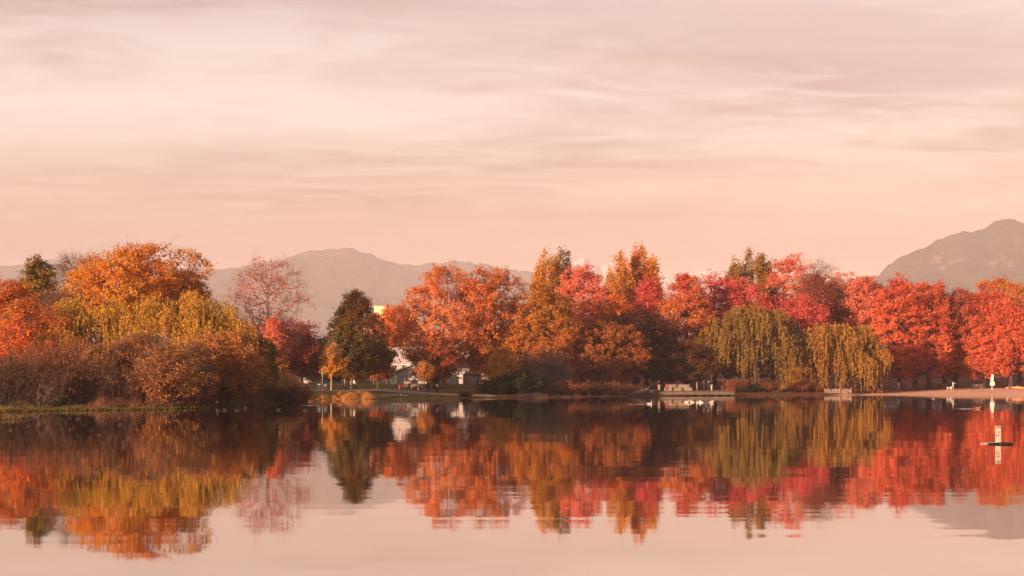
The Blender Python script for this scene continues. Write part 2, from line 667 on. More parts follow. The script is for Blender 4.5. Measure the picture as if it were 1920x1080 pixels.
def build_hills():
    green = mountain_mat('forest_ridge', (0.050, 0.046, 0.034), (0.11, 0.09, 0.075), (585, 665))
    dark = mountain_mat('forest_mountain', (0.040, 0.036, 0.026), (0.30, 0.21, 0.16))
    snow = mountain_mat('snow_peak', (0.16, 0.14, 0.14), (0.2, 0.18, 0.17), (480, 640))
    mountain('mountain_ridge', [(-420, 560), (-250, 530), (-100, 505), (0, 496), (60, 492), (100, 491), (160, 497), (210, 505), (330, 507),
             (370, 503), (420, 505), (480, 500), (530, 488), (560, 475), (590, 467), (625, 464), (655, 463), (690, 472), (712, 482),
             (740, 491), (770, 495), (800, 492), (850, 489), (880, 490), (910, 493), (960, 505), (990, 508), (1050, 520), (1150, 540),
             (1300, 570), (1500, 640)], 6600, 3200, 3, green, 0.12, 600, 75, 4.0)
    mountain('snowy_peak', [(930, 560), (1000, 530), (1040, 512), (1070, 496), (1084, 484), (1097, 478), (1106, 486), (1116, 492), (1130, 492),
             (1138, 484), (1147, 481), (1156, 490), (1175, 508), (1230, 518), (1270, 516), (1300, 508), (1330, 502), (1350, 501), (1370, 510),
             (1420, 525), (1520, 545), (1650, 600)], 8600, 2400, 11, snow, 0.16, 420, 60, 4.0)
    mountain('mountain', [(1540, 690), (1590, 570), (1625, 533), (1650, 512), (1672, 492), (1695, 478), (1720, 467), (1750, 453), (1790, 438),
             (1820, 434), (1843, 430), (1855, 420), (1872, 412), (1888, 408), (1904, 411), (1925, 421), (1960, 440), (2050, 462), (2160, 500),
             (2300, 600)], 4700, 2100, 23, dark, 0.20, 420, 85, 3.0)


def build_haze():
    m = bpy.data.materials.new('evening_haze')
    m.use_nodes = True
    t = NT(m.node_tree)
    p = t.n('ShaderNodeVolumePrincipled')
    p.inputs['Color'].default_value = (0.90, 0.84, 0.93, 1)
    p.inputs['Density'].default_value = HAZE
    p.inputs['Anisotropy'].default_value = -0.1
    o = t.n('ShaderNodeOutputMaterial')
    t.l(p.outputs[0], o.inputs['Volume'])
    b = MB()
    b.box((0, 5200, 398), (24000, 18800, 804))
    h = b.build('haze', m)
    tag(h, kind='stuff')


HAZE = 0.000108
build_ground()
build_water()
build_hills()
sand = simple_mat('beach_sand', (0.72, 0.42, 0.26), 0.95, 0.07, 0.8, bump=0.05)
gravel = simple_mat('gravel_path', (0.26, 0.20, 0.17), 0.95, 0.1, 1.5)
asphalt = simple_mat('asphalt', (0.055, 0.05, 0.05), 0.9, 0.1, 0.5)
_p = np.array([1560, 1620, 1660, 1700, 1740, 1780, 1820, 1860, 1900, 1960, 2040, 2120])
_w = np.array([0.6, 2.0, 5, 9, 16, 26, 36, 42, 44, 44, 44, 40])
_pf = np.linspace(1560, 2100, 90)
_d = shoreD(_pf)
drape('beach', _pf, _d - 3.0, _d + np.interp(_pf, _p, _w) + 0.7 * wavesum(_pf, _pf * 0, 8, 60), 34, 0.03, sand)
_pf = np.linspace(560, 930, 60)
drape('path', _pf, np.interp(_pf, [560, 640, 680, 850, 915, 930], [206, 205, 202, 202.5, 205.5, 207]),
      np.interp(_pf, [560, 640, 680, 850, 915, 930], [207.4, 207.2, 208.5, 209, 208.3, 207.8]), 5, 0.05, gravel)
_pf = np.linspace(1100, 2100, 70)
drape('street', _pf, _pf * 0 + 336, _pf * 0 + 345, 5, 0.06, asphalt)
# ------------------------------------------------------------------ trees
def frames(d):
    d = d / (np.linalg.norm(d, axis=1, keepdims=True) + 1e-9)
    up = np.where(np.abs(d[:, 2:3]) < 0.9, np.array([[0, 0, 1.0]]), np.array([[1.0, 0, 0]]))
    e1 = np.cross(d, up)
    e1 /= np.linalg.norm(e1, axis=1, keepdims=True) + 1e-9
    e2 = np.cross(d, e1)
    return e1, e2


def prisms(P0, P1, R0, R1, k=5):
    n = len(P0)
    e1, e2 = frames(P1 - P0)
    ang = np.arange(k) * 2 * math.pi / k
    off = e1[:, None, :] * np.cos(ang)[None, :, None] + e2[:, None, :] * np.sin(ang)[None, :, None]
    A = P0[:, None, :] + off * R0[:, None, None]
    B = P1[:, None, :] + off * R1[:, None, None]
    V = np.concatenate([A, B], 1).reshape(-1, 3)
    j = np.arange(k)
    f = np.stack([j, (j + 1) % k, (j + 1) % k + k, j + k], 1)
    F = (np.arange(n)[:, None, None] * (2 * k) + f[None]).reshape(-1, 4)
    return V, F


def unit(n, rng):
    d = rng.normal(size=(n, 3))
    return d / (np.linalg.norm(d, axis=1, keepdims=True) + 1e-9)


def leaf_quads(C, size, rng, hang=0.0, centre=None, bias=0.9):
    n = len(C)
    a = unit(n, rng)
    if centre is not None:
        # leaves face outwards from the crown
        o = C - np.array(centre)
        o /= np.linalg.norm(o, axis=1, keepdims=True) + 1e-6
        nn = unit(n, rng) + o * bias + np.array([0, 0, 0.25])
        nn /= np.linalg.norm(nn, axis=1, keepdims=True) + 1e-6
        a = np.cross(nn, unit(n, rng))
        a /= np.linalg.norm(a, axis=1, keepdims=True) + 1e-6
    if hang > 0:
        a[:, 2] = -np.abs(a[:, 2]) - hang
        a /= np.linalg.norm(a, axis=1, keepdims=True)
    b = np.cross(a, nn if centre is not None else unit(n, rng))
    b /= np.linalg.norm(b, axis=1, keepdims=True) + 1e-9
    s = (size * rng.uniform(0.6, 1.35, n))[:, None]
    wd = 0.62 if hang == 0 else 0.32
    V = np.stack([C + a * s * 0.62, C - a * s * 0.38 + b * s * 0.78 * wd, C - a * s * 0.38 - b * s * 0.78 * wd], 1).reshape(-1, 3)
    F = np.arange(n * 3).reshape(-1, 3)
    return V, F


PROFILE = {
    'round': lambda t: np.sin(np.pi * np.clip(0.10 + 0.86 * t, 0, 1)) ** 0.50,
    'oval': lambda t: np.sin(np.pi * np.clip(0.07 + 0.90 * t, 0, 1)) ** 0.60 * (1.0 - 0.10 * t),
    'broad': lambda t: np.clip(np.sin(np.pi * np.clip(0.20 + 0.76 * t, 0, 1)), 0, 1) ** 0.5,
    'cone': lambda t: np.clip(t / 0.20, 0, 1) ** 0.6 * (1.02 - t) ** 0.62,
    'egg': lambda t: np.clip(t / 0.30, 0, 1) ** 0.5 * np.clip(1.03 - t, 0, 1) ** 0.52,
    'tear': lambda t: np.clip(t / 0.24, 0, 1) ** 0.5 * np.clip(1.03 - t, 0, 1) ** 0.78,
    'column': lambda t: np.clip(t / 0.18, 0, 1) ** 0.5 * np.clip(1.02 - t, 0, 1) ** 0.42,
    'vase': lambda t: (0.30 + 0.70 * np.clip(t, 0, 1) ** 0.8) * np.clip((1.03 - t) / 0.32, 0, 1) ** 0.45,
}


def crown_points(shape, n, z0, z1, R, rng, lump=0.22, core=0.42, gaps=0.25):
    pts = []
    nl = 16
    ld = unit(nl, rng)
    la = rng.normal(0, lump, nl)
    gd = unit(14, rng)
    out = np.zeros((0, 3))
    prof = PROFILE[shape]
    while len(out) < n:
        m = n * 3
        t = rng.uniform(0, 1, m)
        keep = rng.uniform(0, 1, m) < prof(t) + 0.14
        t = t[keep]
        m = len(t)
        th = rng.uniform(0, 2 * math.pi, m)
        rr = rng.uniform(0, 1, m) ** core
        dz = (t - 0.5) * 1.6
        d = np.stack([np.cos(th), np.sin(th), dz], 1)
        d /= np.linalg.norm(d, axis=1, keepdims=True)
        lob = (np.exp(5 * (d @ ld.T - 1)) * la[None]).sum(1)
        r = R * prof(t) * (1 + np.clip(lob, -0.4, 0.45)) * rr
        p = np.stack([np.cos(th) * r, np.sin(th) * r, z0 + t * (z1 - z0)], 1)
        lo = 1.0 + np.clip(lob, -0.4, 0.45) * 0.22
        p[:, 2] = z0 + (p[:, 2] - z0) * lo
        if gaps > 0:
            q = np.sin(p @ gd[:5].T * (2.1 * 3 / R) + np.arange(5)[None] * 1.7).sum(1) / 5
            p = p[q > -0.55 + gaps * 0.9 - 0.45]
        out = np.concatenate([out, p])
    return out[:n]


def skeleton(H, trunk_top, pts, r_base, rng, lean=0.0, forks=1, wig=0.25):
    """grow limbs from a trunk to the crown points; returns nodes, parents, radii"""
    nt = 7
    nodes = []
    par = []
    plen = []
    for i in range(nt):
        f = i / (nt - 1)
        nodes.append(np.array([lean * f * f + wig * 0.4 * math.sin(f * 5 + rng.uniform(0, 1)) * f, wig * 0.4 * math.cos(f * 4) * f, f * trunk_top]))
        par.append(i - 1)
        plen.append(f * trunk_top * 0.3)
    order = np.argsort(np.linalg.norm(pts - np.array([0, 0, trunk_top * 0.45]), axis=1))
    N = np.zeros((nt + len(pts), 3))
    N[:nt] = nodes
    PL = np.zeros(nt + len(pts))
    PL[:nt] = plen
    par = par + [0] * len(pts)
    PL[:2] += 6.0
    k = nt
    for i in order:
        p = pts[i]
        d = np.linalg.norm(N[:k] - p, axis=1)
        cost = d + 0.22 * PL[:k] + np.maximum(0, N[:k, 2] - p[2] + 0.2 * d) * 1.2
        j = int(np.argmin(cost))
        N[k] = p
        PL[k] = PL[j] + d[j]
        par[k] = j
        k += 1
    cnt = np.ones(k)
    depth_order = range(k - 1, 0, -1)
    for i in depth_order:
        cnt[par[i]] += cnt[i]
    rad = 0.028 * np.sqrt(cnt)
    rad *= r_base / rad[0]
    rad = np.maximum(rad, 0.022)
    return N, np.array(par), rad


def wood_mesh(name, N, par, rad, rng, twigs=None, flare=1.5):
    idx = np.arange(1, len(N))
    p = par[idx]
    R0 = np.minimum(rad[p], rad[idx] * 1.5)
    # bent limbs: each edge in two pieces
    mid = (N[p] + N[idx]) * 0.5
    L = np.linalg.norm(N[idx] - N[p], axis=1)
    mid = mid + rng.normal(0, 1, mid.shape) * (L * 0.07)[:, None] * (idx > 7)[:, None]
    mid[:, 2] -= L * 0.04 * (idx > 7)
    Rm = (R0 + rad[idx]) * 0.5
    R0 = R0.copy()
    R0[0] = rad[0] * flare
    Vs, Fs, off = [], [], 0
    thick = R0 > 0.10
    for sel, k in ((thick, 7), (~thick, 3)):
        for A, B, a, b in ((N[p][sel], mid[sel], R0[sel], Rm[sel]), (mid[sel], N[idx][sel], Rm[sel], rad[idx][sel])):
            if len(A) == 0:
                continue
            V, F = prisms(A, B, a, b, k)
            Vs.append(V)
            Fs.append(F + off)
            off += len(V)
    if twigs is not None:
        Vs.append(twigs[0])
        Fs.append(twigs[1] + off)
    return np_mesh(name, np.concatenate(Vs), np.concatenate(Fs), True)


def twig_prisms(C, axis_xy, length, thick, rng, up=0.5, per=3):
    """fine twigs growing outwards from crown points"""
    n = len(C)
    P0 = np.repeat(C, per, 0)
    out = P0.copy()
    out[:, 2] = 0
    out[:, :2] -= np.array(axis_xy)
    out /= np.linalg.norm(out, axis=1, keepdims=True) + 1e-6
    d = out * 0.7 + unit(len(P0), rng) * 0.8 + np.array([0, 0, up])
    d /= np.linalg.norm(d, axis=1, keepdims=True)
    L = length * rng.uniform(0.5, 1.3, len(P0))
    P1 = P0 + d * (L * 0.5)[:, None]
    d2 = d + unit(len(P0), rng) * 0.45
    d2 /= np.linalg.norm(d2, axis=1, keepdims=True)
    P2 = P1 + d2 * (L * 0.5)[:, None]
    th = np.full(len(P0), thick)
    V1, F1 = prisms(P0, P1, th, th * 0.7, 3)
    V2, F2 = prisms(P1, P2, th * 0.7, th * 0.25, 3)
    # side shoots
    Q0 = P0 + (P1 - P0) * rng.uniform(0.4, 1, (len(P0), 1))
    Q1 = Q0 + (d + unit(len(P0), rng) * 0.9) * (L * 0.35)[:, None]
    V3, F3 = prisms(Q0, Q1, th * 0.6, th * 0.2, 3)
    return np.concatenate([V1, V2, V3]), np.concatenate([F1, F2 + len(V1), F3 + len(V1) + len(V2)])


def tree(name, label, px, D, top, width, base, shape, mat, bark, seed, n_pts=150, leaves=11000, leaf=0.32, clump=1.05,
         lump=0.17, gaps=0.10, core=0.45, trunk_r=None, lean=0.0, sparse_twigs=0, cat='tree', group='trees around the lake',
         trunk_frac=0.72, depth_scale=1.0, twig_len=1.4, twig_thick=0.02):
    """base = photo row where the crown starts"""
    rng = np.random.default_rng(seed)
    x = PX(px, D)
    g = gz1(x, D)
    z1 = PZ(top, D) - g
    z0 = max(PZ(base, D) - g, 0.25)
    R = width * 0.5 / FPX * D
    n_pts = int(n_pts * 1.45)
    leaves = int(leaves * (2.05 if leaves > 4500 else 1.6))
    pts = crown_points(shape, n_pts, z0, z1 - 0.35, R * 1.14, rng, lump, core, gaps)
    pts[:, 1] *= depth_scale
    tr = trunk_r or max(0.16, z1 * 0.019)
    N, par, rad = skeleton(z1, z0 + (z1 - z0) * trunk_frac, pts if sparse_twigs else pts[::2], tr, rng, lean)
    root = empty(name, (x, D, g - 0.05))
    tw = None
    if sparse_twigs:
        tw = twig_prisms(pts, (0, 0), twig_len, twig_thick, rng, 0.6, sparse_twigs)
    else:
        # bare shoots standing out of the upper crown
        q_ = pts[::2]
        up_ = q_[np.argsort(-(q_[:, 2] + 0.35 * np.linalg.norm(q_[:, :2], axis=1)))[:40]]
        tw = twig_prisms(up_, (0, 0), 2.2, 0.016, rng, 1.0, 1)
    wm = wood_mesh('trunk', N, par, rad, rng, tw)
    link('trunk', wm, bark, root)
    if leaves:
        # sub-clumps around every crown point
        sub = 5
        C = np.repeat(pts, sub, 0) + rng.normal(0, clump * 0.62, (len(pts) * sub, 3)) * np.array([1, 1, 0.8])
        wgt = rng.gamma(1.6, 1.0, len(C))
        ids = rng.choice(len(C), leaves, p=wgt / wgt.sum())
        P = C[ids] + rng.normal(0, clump * 0.40, (leaves, 3)) * np.array([1, 1, 0.75])
        P[:, 2] = np.maximum(P[:, 2], 0.15)
        V, F = leaf_quads(P, leaf * rng.choice([0.6, 0.85, 1.1], len(P)), rng, 0.0, (0, 0, z0 + (z1 - z0) * 0.4))
        link('crown', np_mesh('crown', V, F), mat, root)
    tag(root, label, cat, group)
    return root


def willow(name, label, px, D, top, width, low, mat, bark, seed, strands=650,  leaf=0.34, droop=(2.5, 6.5), group='willows on the shore', tress=90):
    rng = np.random.default_rng(seed)
    x = PX(px, D)
    g = gz1(x, D)
    z1 = PZ(top, D) - g
    zlow = max(PZ(low, D) - g, 0.1)
    R = width * 0.5 / FPX * D
    # tress heads: tops of hanging bundles through a lumpy dome, in tiers
    th = rng.uniform(0, 2 * math.pi, tress)
    rr = rng.uniform(0.0, 1, tress) ** 0.55
    lob = 1 + 0.22 * np.sin(th * 3 + rng.uniform(0, 6)) + 0.14 * np.sin(th * 5 + rng.uniform(0, 6))
    dome = z1 * (0.40 + 0.60 * np.sqrt(np.clip(1 - rr ** 2.4, 0, 1)))
    zt = dome * np.where(rng.uniform(0, 1, tress) < 0.55, rng.uniform(0.76, 1.0, tress), rng.uniform(0.40, 0.9, tress))
    zt = np.maximum(zt, z1 * 0.20)
    heads = np.stack([np.cos(th) * rr * R * lob, np.sin(th) * rr * R * lob, np.minimum(zt, z1 - 0.35)], 1)
    N, par, rad = skeleton(z1, z1 * 0.5, heads, max(0.3, z1 * 0.03), rng, 0.4)
    root = empty(name, (x, D, g - 0.05))
    link('trunk', wood_mesh('trunk', N, par, rad, rng), bark, root)
    wgt = rng.gamma(2.0, 1.0, tress)
    hid = rng.choice(tress, strands, p=wgt / wgt.sum())
    tl = rng.uniform(*droop, tress) * rng.choice([0.55, 1.0, 1.0, 1.3], tress)
    strands_spread = 0.36
    S0 = heads[hid] + rng.normal(0, strands_spread, (strands, 3)) * np.array([1, 1, 0.7])
    out = S0[:, :2] / (np.linalg.norm(S0[:, :2], axis=1, keepdims=True) + 0.3)
    L = tl[hid] * rng.uniform(0.3, 1.15, strands)
    L = np.minimum(L, np.maximum(S0[:, 2] - zlow * rng.uniform(0.8, 1.3, strands), 0.7))
    npl = 26
    t = np.linspace(0, 1, npl)[None, :]
    reach = rng.uniform(0.2, 1.8, strands)[:, None]
    arch = 0.55 * np.sin(np.clip(t * 3.2, 0, 1) * math.pi) * rng.uniform(0.2, 1, strands)[:, None]
    hx = out[:, 0:1] * reach * np.sqrt(np.clip(t * 3, 0, 1))
    hy = out[:, 1:2] * reach * np.sqrt(np.clip(t * 3, 0, 1))
    P = np.stack([S0[:, 0:1] + hx, S0[:, 1:2] + hy, S0[:, 2:3] + arch - L[:, None] * t], 2)
    P = P.reshape(-1, 3) + rng.normal(0, 0.06, (strands * npl, 3))
    P[:, 2] = np.maximum(P[:, 2], 0.1)
    keep = rng.uniform(0, 1, len(P)) < 0.88
    P = P[keep]
    V, F = leaf_quads(P, leaf * 1.15, rng, 0.9)
    link('crown', np_mesh('crown', V, F), mat, root)
    tag(root, label, 'tree', group)
    return root


def poplar(name, label, px, D, top, width, base, mat, bark, seed, leaves=7000, leaf=0.34, spires=5, group='tall poplars behind the maples'):
    """several upright leaders in one narrow crown"""
    rng = np.random.default_rng(seed)
    x = PX(px, D)
    g = gz1(x, D)
    z1 = PZ(top, D) - g
    z0 = max(PZ(base, D) - g, 1.0)
    R = width * 0.72 / FPX * D
    pts = []
    for s in range(spires):
        a = rng.uniform(0, 6.28)
        sx = ((s % 2) * 2 - 1) * (0.25 + 0.5 * rng.uniform()) if s else 0.0
        o = np.array([sx, 0.4 * math.sin(a)]) * R
        h = z1 if s == 0 else z0 + (z1 - z0) * rng.uniform(0.72, 0.97)
        rr = R * (0.60 if s == 0 else rng.uniform(0.42, 0.58))
        p = crown_points('column', 46, z0, h - 0.3, rr, rng, 0.12, 0.5, 0.0)
        p[:, 0] += o[0] * np.clip(p[:, 2] / h + 0.1, 0, 1)
        p[:, 1] += o[1] * np.clip(p[:, 2] / h + 0.1, 0, 1)
        pts.append(p)
    pts = np.concatenate(pts)
    N, par, rad = skeleton(z1, z1 * 0.86, pts, max(0.25, z1 * 0.014), rng)
    root = empty(name, (x, D, g - 0.05))
    tw = twig_prisms(pts, (0, 0), 1.5, 0.022, rng, 2.2, 1)
    link('trunk', wood_mesh('trunk', N, par, rad, rng, tw), bark, root)
    sub = 6
    C = np.repeat(pts, sub, 0) + rng.normal(0, 0.42, (len(pts) * sub, 3)) * np.array([0.8, 0.8, 1.7])
    leaves = int(leaves * 2.6)
    ids = rng.integers(0, len(C), leaves)
    P = C[ids] + rng.normal(0, 0.28, (leaves, 3)) * np.array([1, 1, 1.8])
    P[:, 2] = np.maximum(P[:, 2], 0.3)
    V, F = leaf_quads(P, leaf, rng)
    link('crown', np_mesh('crown', V, F), mat, root)
    tag(root, label, 'tree', group)
    return root


# bark
bark = simple_mat('bark_dark', (0.060, 0.040, 0.030), 0.95, 0.25, 4.0, bump=0.03)
bark_pale = simple_mat('bark_pale', (0.42, 0.32, 0.25), 0.9, 0.2, 4.0, bump=0.03)
bark_pink = simple_mat('bark_pinkish', (0.34, 0.20, 0.16), 0.95, 0.2, 4.0)
bark_mid = simple_mat('bark_mid', (0.16, 0.10, 0.075), 0.95, 0.2, 4.0, bump=0.03)

# foliage colours: (patch a, patch b, odd leaf)
L_RED = leaf_mat('leaf_red', ((0.68, 0.110, 0.065), (0.78, 0.180, 0.090), (0.76, 0.29, 0.11)))
L_PINK = leaf_mat('leaf_coral', ((0.84, 0.250, 0.160), (0.80, 0.185, 0.125), (0.86, 0.40, 0.22)))
L_CRIM = leaf_mat('leaf_crimson', ((0.68, 0.095, 0.105), (0.76, 0.140, 0.120), (0.70, 0.24, 0.12)))
L_ORED = leaf_mat('leaf_orange_red', ((0.74, 0.180, 0.050), (0.78, 0.27, 0.060), (0.66, 0.10, 0.045)))
L_ORG = leaf_mat('leaf_orange', ((0.72, 0.250, 0.045), (0.64, 0.170, 0.040), (0.74, 0.38, 0.08)))
L_GOLD = leaf_mat('leaf_gold', ((0.72, 0.360, 0.060), (0.64, 0.260, 0.050), (0.74, 0.46, 0.12)))
L_GORG = leaf_mat('leaf_gold_orange', ((0.72, 0.380, 0.060), (0.68, 0.220, 0.045), (0.70, 0.30, 0.06)), 0.16, extra=(0.66, 0.30, 0.05))
L_WILY = leaf_mat('leaf_willow_yellow', ((0.66, 0.40, 0.070), (0.56, 0.31, 0.055), (0.42, 0.30, 0.07)), 0.3)
L_WILO = leaf_mat('leaf_willow_olive', ((0.29, 0.185, 0.048), (0.38, 0.225, 0.053), (0.20, 0.14, 0.04)), 0.3)
L_WILG = leaf_mat('leaf_willow_green', ((0.17, 0.14, 0.03), (0.22, 0.17, 0.035), (0.28, 0.18, 0.04)), 0.3)
L_OLIV = leaf_mat('leaf_olive', ((0.27, 0.200, 0.036), (0.42, 0.210, 0.036), (0.52, 0.32, 0.06)))
L_GRN = leaf_mat('leaf_green_bronze', ((0.120, 0.120, 0.028), (0.24, 0.110, 0.032), (0.32, 0.125, 0.035)), 0.16)
L_MAR = leaf_mat('leaf_maroon', ((0.32, 0.060, 0.045), (0.42, 0.090, 0.060), (0.46, 0.16, 0.08)))
L_PLUM_SHADE = leaf_mat('leaf_plum_shade', ((0.100, 0.032, 0.026), (0.14, 0.044, 0.030), (0.17, 0.07, 0.035)))  # dark species; leaf colour also carries shade that nothing casts here
L_BRN = leaf_mat('leaf_brown', ((0.54, 0.235, 0.070), (0.58, 0.26, 0.075), (0.44, 0.20, 0.07)))
L_RBRN = leaf_mat('leaf_russet', ((0.46, 0.135, 0.048), (0.38, 0.115, 0.045), (0.52, 0.20, 0.06)))
L_DGRN = leaf_mat('leaf_dark_green', ((0.035, 0.045, 0.016), (0.06, 0.055, 0.02), (0.12, 0.07, 0.02)))

GL = 'trees on the near left bank'
GM = 'trees along the far shore'
GR = 'red maples behind the beach'
GB = 'trees behind the park'

# ---- left bank, far to near
tree('olive_tree', 'dense olive green tree with pointed top near the left edge', 66, 190, 489, 66, 585, 'egg', L_OLIV, bark, 101, 120, 9000, 0.26, 0.6, 0.25, group=GL)
tree('bare_tree', 'leafless pale twiggy tree between the olive tree and the big golden maple', 152, 200, 478, 84, 640, 'vase', L_BRN, bark_mid, 102, 420, 500, 0.2, 0.5, 0.2, 0.0, 0.6, sparse_twigs=6, group=GL, twig_len=1.6, twig_thick=0.014)
tree('maple_tree', 'big golden orange maple, tallest tree on the left bank', 252, 168, 466, 212, 610, 'round', L_GORG, bark, 103, 280, 26000, 0.23, 0.7, 0.30, 0.3, group=GL)
tree('maple_tree', 'orange brown maple behind the right shoulder of the big golden maple', 345, 180, 512, 76, 620, 'round', L_RBRN, bark, 104, 130, 8000, 0.25, 0.65, 0.25, group=GL)
tree('maple_tree', 'bright orange tree cut off by the left edge of the photo', 12, 160, 527, 130, 650, 'round', L_ORG, bark, 105, 200, 16000, 0.23, 0.65, 0.28, 0.3, group=GL)
tree('maple_tree', 'red orange thin leaved tree among bare twigs at far left', 52, 142, 560, 130, 725, 'oval', L_ORED, bark_mid, 106, 260, 11000, 0.19, 0.6, 0.3, 0.45, sparse_twigs=4, group=GL, twig_len=1.2)
tree('bare_tree', 'grey leafless tree rising between the red orange tree and the yellow willows', 104, 152, 545, 70, 690, 'vase', L_ORED, bark_mid, 107, 320, 1500, 0.2, 0.5, 0.2, 0.0, 0.6, sparse_twigs=5, group=GL, twig_len=1.3, twig_thick=0.014)
willow('willow_tree', 'golden yellow willow left of centre on the near bank', 172, 146, 552, 170, 715, L_WILY, bark, 108, 1500, 0.19, (1.5, 4.0), GL, 150)
willow('willow_tree', 'taller golden yellow willow below the big maple', 352, 144, 546, 205, 715, L_WILY, bark, 109, 1900, 0.19, (1.5, 4.5), GL, 180)
willow('willow_tree', 'small green willow hanging at the right end of the near bank', 474, 152, 628, 62, 722, L_WILG, bark, 110, 420, 0.25, (2.0, 4.5), GL, 45)
tree('crab_apple_tree', 'orange brown spreading tree with dark limbs on the near bank', 430, 136, 624, 132, 728, 'broad', L_BRN, bark, 111, 260, 13000, 0.18, 0.55, 0.25, 0.4, sparse_twigs=3, group=GL, twig_len=0.9, trunk_r=0.2)
tree('alder_tree', 'russet twiggy tree below the gap between the two yellow willows', 252, 131, 626, 112, 738, 'oval', L_RBRN, bark_mid, 112, 280, 9000, 0.17, 0.6, 0.3, 0.4, sparse_twigs=5, group=GL, twig_len=1.2)
tree('alder_tree', 'brown twiggy tree leaning in front of the taller yellow willow', 322, 128, 644, 104, 745, 'broad', L_BRN, bark_mid, 113, 260, 7000, 0.17, 0.6, 0.3, 0.4, sparse_twigs=5, group=GL, twig_len=1.2)
tree('alder_tree', 'orange tinged twiggy tree standing low before the left willow', 180, 129, 648, 88, 740, 'oval', L_BRN, bark_mid, 114, 220, 6500, 0.17, 0.6, 0.3, 0.4, sparse_twigs=5, group=GL, twig_len=1.1)

# ---- behind the gap left of the path
tree('maple_tree', 'thin leaved pink tree with fanned bare limbs before the snow flecked hill', 503, 222, 481, 182, 675, 'vase', leaf_mat('leaf_pink_sparse', ((0.62, 0.22, 0.15), (0.74, 0.18, 0.12), (0.30, 0.10, 0.08))), bark_pink, 120, 340, 3000, 0.26, 0.7, 0.22, 0.0, 0.62, sparse_twigs=4, group=GM, twig_len=2.0, twig_thick=0.013)
tree('maple_tree', 'small bright scarlet maple glowing at the foot of the pink tree', 512, 206, 592, 46, 676, 'egg', L_PINK, bark, 121, 110, 6500, 0.25, 0.55, 0.25, group=GM)
tree('maple_tree', 'dark red maple left of the pink tree trunk', 462, 240, 604, 70, 690, 'round', L_MAR, bark, 122, 130, 8000, 0.3, group=GM)
tree('maple_tree', 'dark red broad maple between pink tree and green maple', 566, 250, 604, 96, 700, 'broad', L_MAR, bark, 123, 170, 10000, 0.3, group=GM)
tree('maple_tree', 'small russet tree near the golden reeds', 508, 185, 640, 52, 712, 'oval', L_BRN, bark, 124, 90, 3600, 0.24, 0.5, group=GM)
tree('maple_tree', 'bronze green maple with conical crown beside the path', 663, 226, 543, 140, 706, 'tear', L_GRN, bark, 125, 260, 22000, 0.29, 0.7, 0.20, 0.2, group=GM, trunk_frac=0.85)
tree('ginkgo_tree', 'young golden tree with thin white trunk beside the bins', 621, 212, 640, 54, 702, 'cone', L_GOLD, bark_pale, 126, 110, 3600, 0.24, 0.42, 0.22, 0.3, group=GM, trunk_r=0.1, trunk_frac=0.9)
tree('maple_tree', 'red orange maple below the yellow apartment block', 740, 300, 577, 74, 650, 'round', L_ORED, bark, 127, 130, 8500, 0.36, 0.8, group=GB)
tree('maple_tree', 'rust coloured maple peeking out behind the bronze green maple', 702, 262, 626, 46, 700, 'round', L_MAR, bark, 128, 100, 5000, 0.32, group=GB)
tree('cherry_tree', 'low russet cherry tree before the grey roofed house', 712, 248, 676, 42, 708, 'broad', L_RBRN, bark, 129, 90, 2800, 0.28, 0.5, 0.25, 0.4, group=GB)
tree('maple_tree', 'coral orange maple with pale sunlit limbs right of the house', 832, 238, 504, 158, 690, 'oval', leaf_mat('leaf_coral_orange', ((0.80, 0.23, 0.10), (0.74, 0.22, 0.055), (0.82, 0.36, 0.16))), bark_pale, 130, 330, 17000, 0.29, 0.75, 0.24, 0.45, group=GM, trunk_r=0.36, sparse_twigs=2)
tree('maple_tree', 'dark rust underbranches of a second maple beside the coral orange one', 818, 232, 628, 84, 708, 'broad', L_RBRN, bark, 131, 150, 8000, 0.28, 0.65, group=GM, trunk_r=0.4, lean=1.0)
tree('young_tree', 'young yellow brown tree before the white garage', 796, 224, 674, 40, 712, 'oval', L_BRN, bark_mid, 132, 80, 2600, 0.24, 0.45, group=GM, trunk_r=0.1)

# ---- middle shore
tree('maple_tree', 'large orange maple with rounded crown right of the coral one', 922, 240, 512, 118, 704, 'round', L_ORG, bark, 140, 260, 17000, 0.30, 0.75, 0.22, group=GM)
tree('maple_tree', 'brownish orange maple with olive top below the golden poplars', 1022, 238, 530, 124, 716, 'oval', leaf_mat('leaf_rusty_olive', ((0.58, 0.210, 0.042), (0.46, 0.21, 0.04), (0.64, 0.32, 0.06))), bark, 141, 280, 18000, 0.30, 0.75, 0.22, group=GM)
tree('young_tree', 'small golden orange tree above the dark green bush', 938, 220, 652, 64, 722, 'egg', L_GOLD, bark, 142, 100, 4600, 0.25, 0.5, 0.25, 0.35, group=GM)
tree('maple_tree', 'dark rust maple filling the gap left of the grey brown thicket', 968, 246, 600, 80, 712, 'round', L_RBRN, bark, 143, 130, 7000, 0.3, group=GM)
poplar('poplar_tree', 'golden poplar, left one of the pair above the orange maples', 1022, 300, 472, 56, 640, L_GOLD, bark, 144, 8000)
poplar('poplar_tree', 'darker olive poplar, right one of the pair above the orange maples', 1056, 306, 459, 40, 620, leaf_mat('leaf_olive_brown', ((0.34, 0.20, 0.06), (0.26, 0.15, 0.045), (0.40, 0.26, 0.08))), bark, 145, 5200, spires=3)
tree('maple_tree', 'glowing coral pink maple below the snowy peaks', 1094, 268, 497, 122, 690, 'round', L_PINK, bark, 146, 260, 17000, 0.33, 0.8, 0.22, group=GM)
poplar('poplar_tree', 'golden poplar right of the coral pink maple', 1164, 284, 476, 46, 640, L_GOLD, bark, 147, 5500, spires=3)
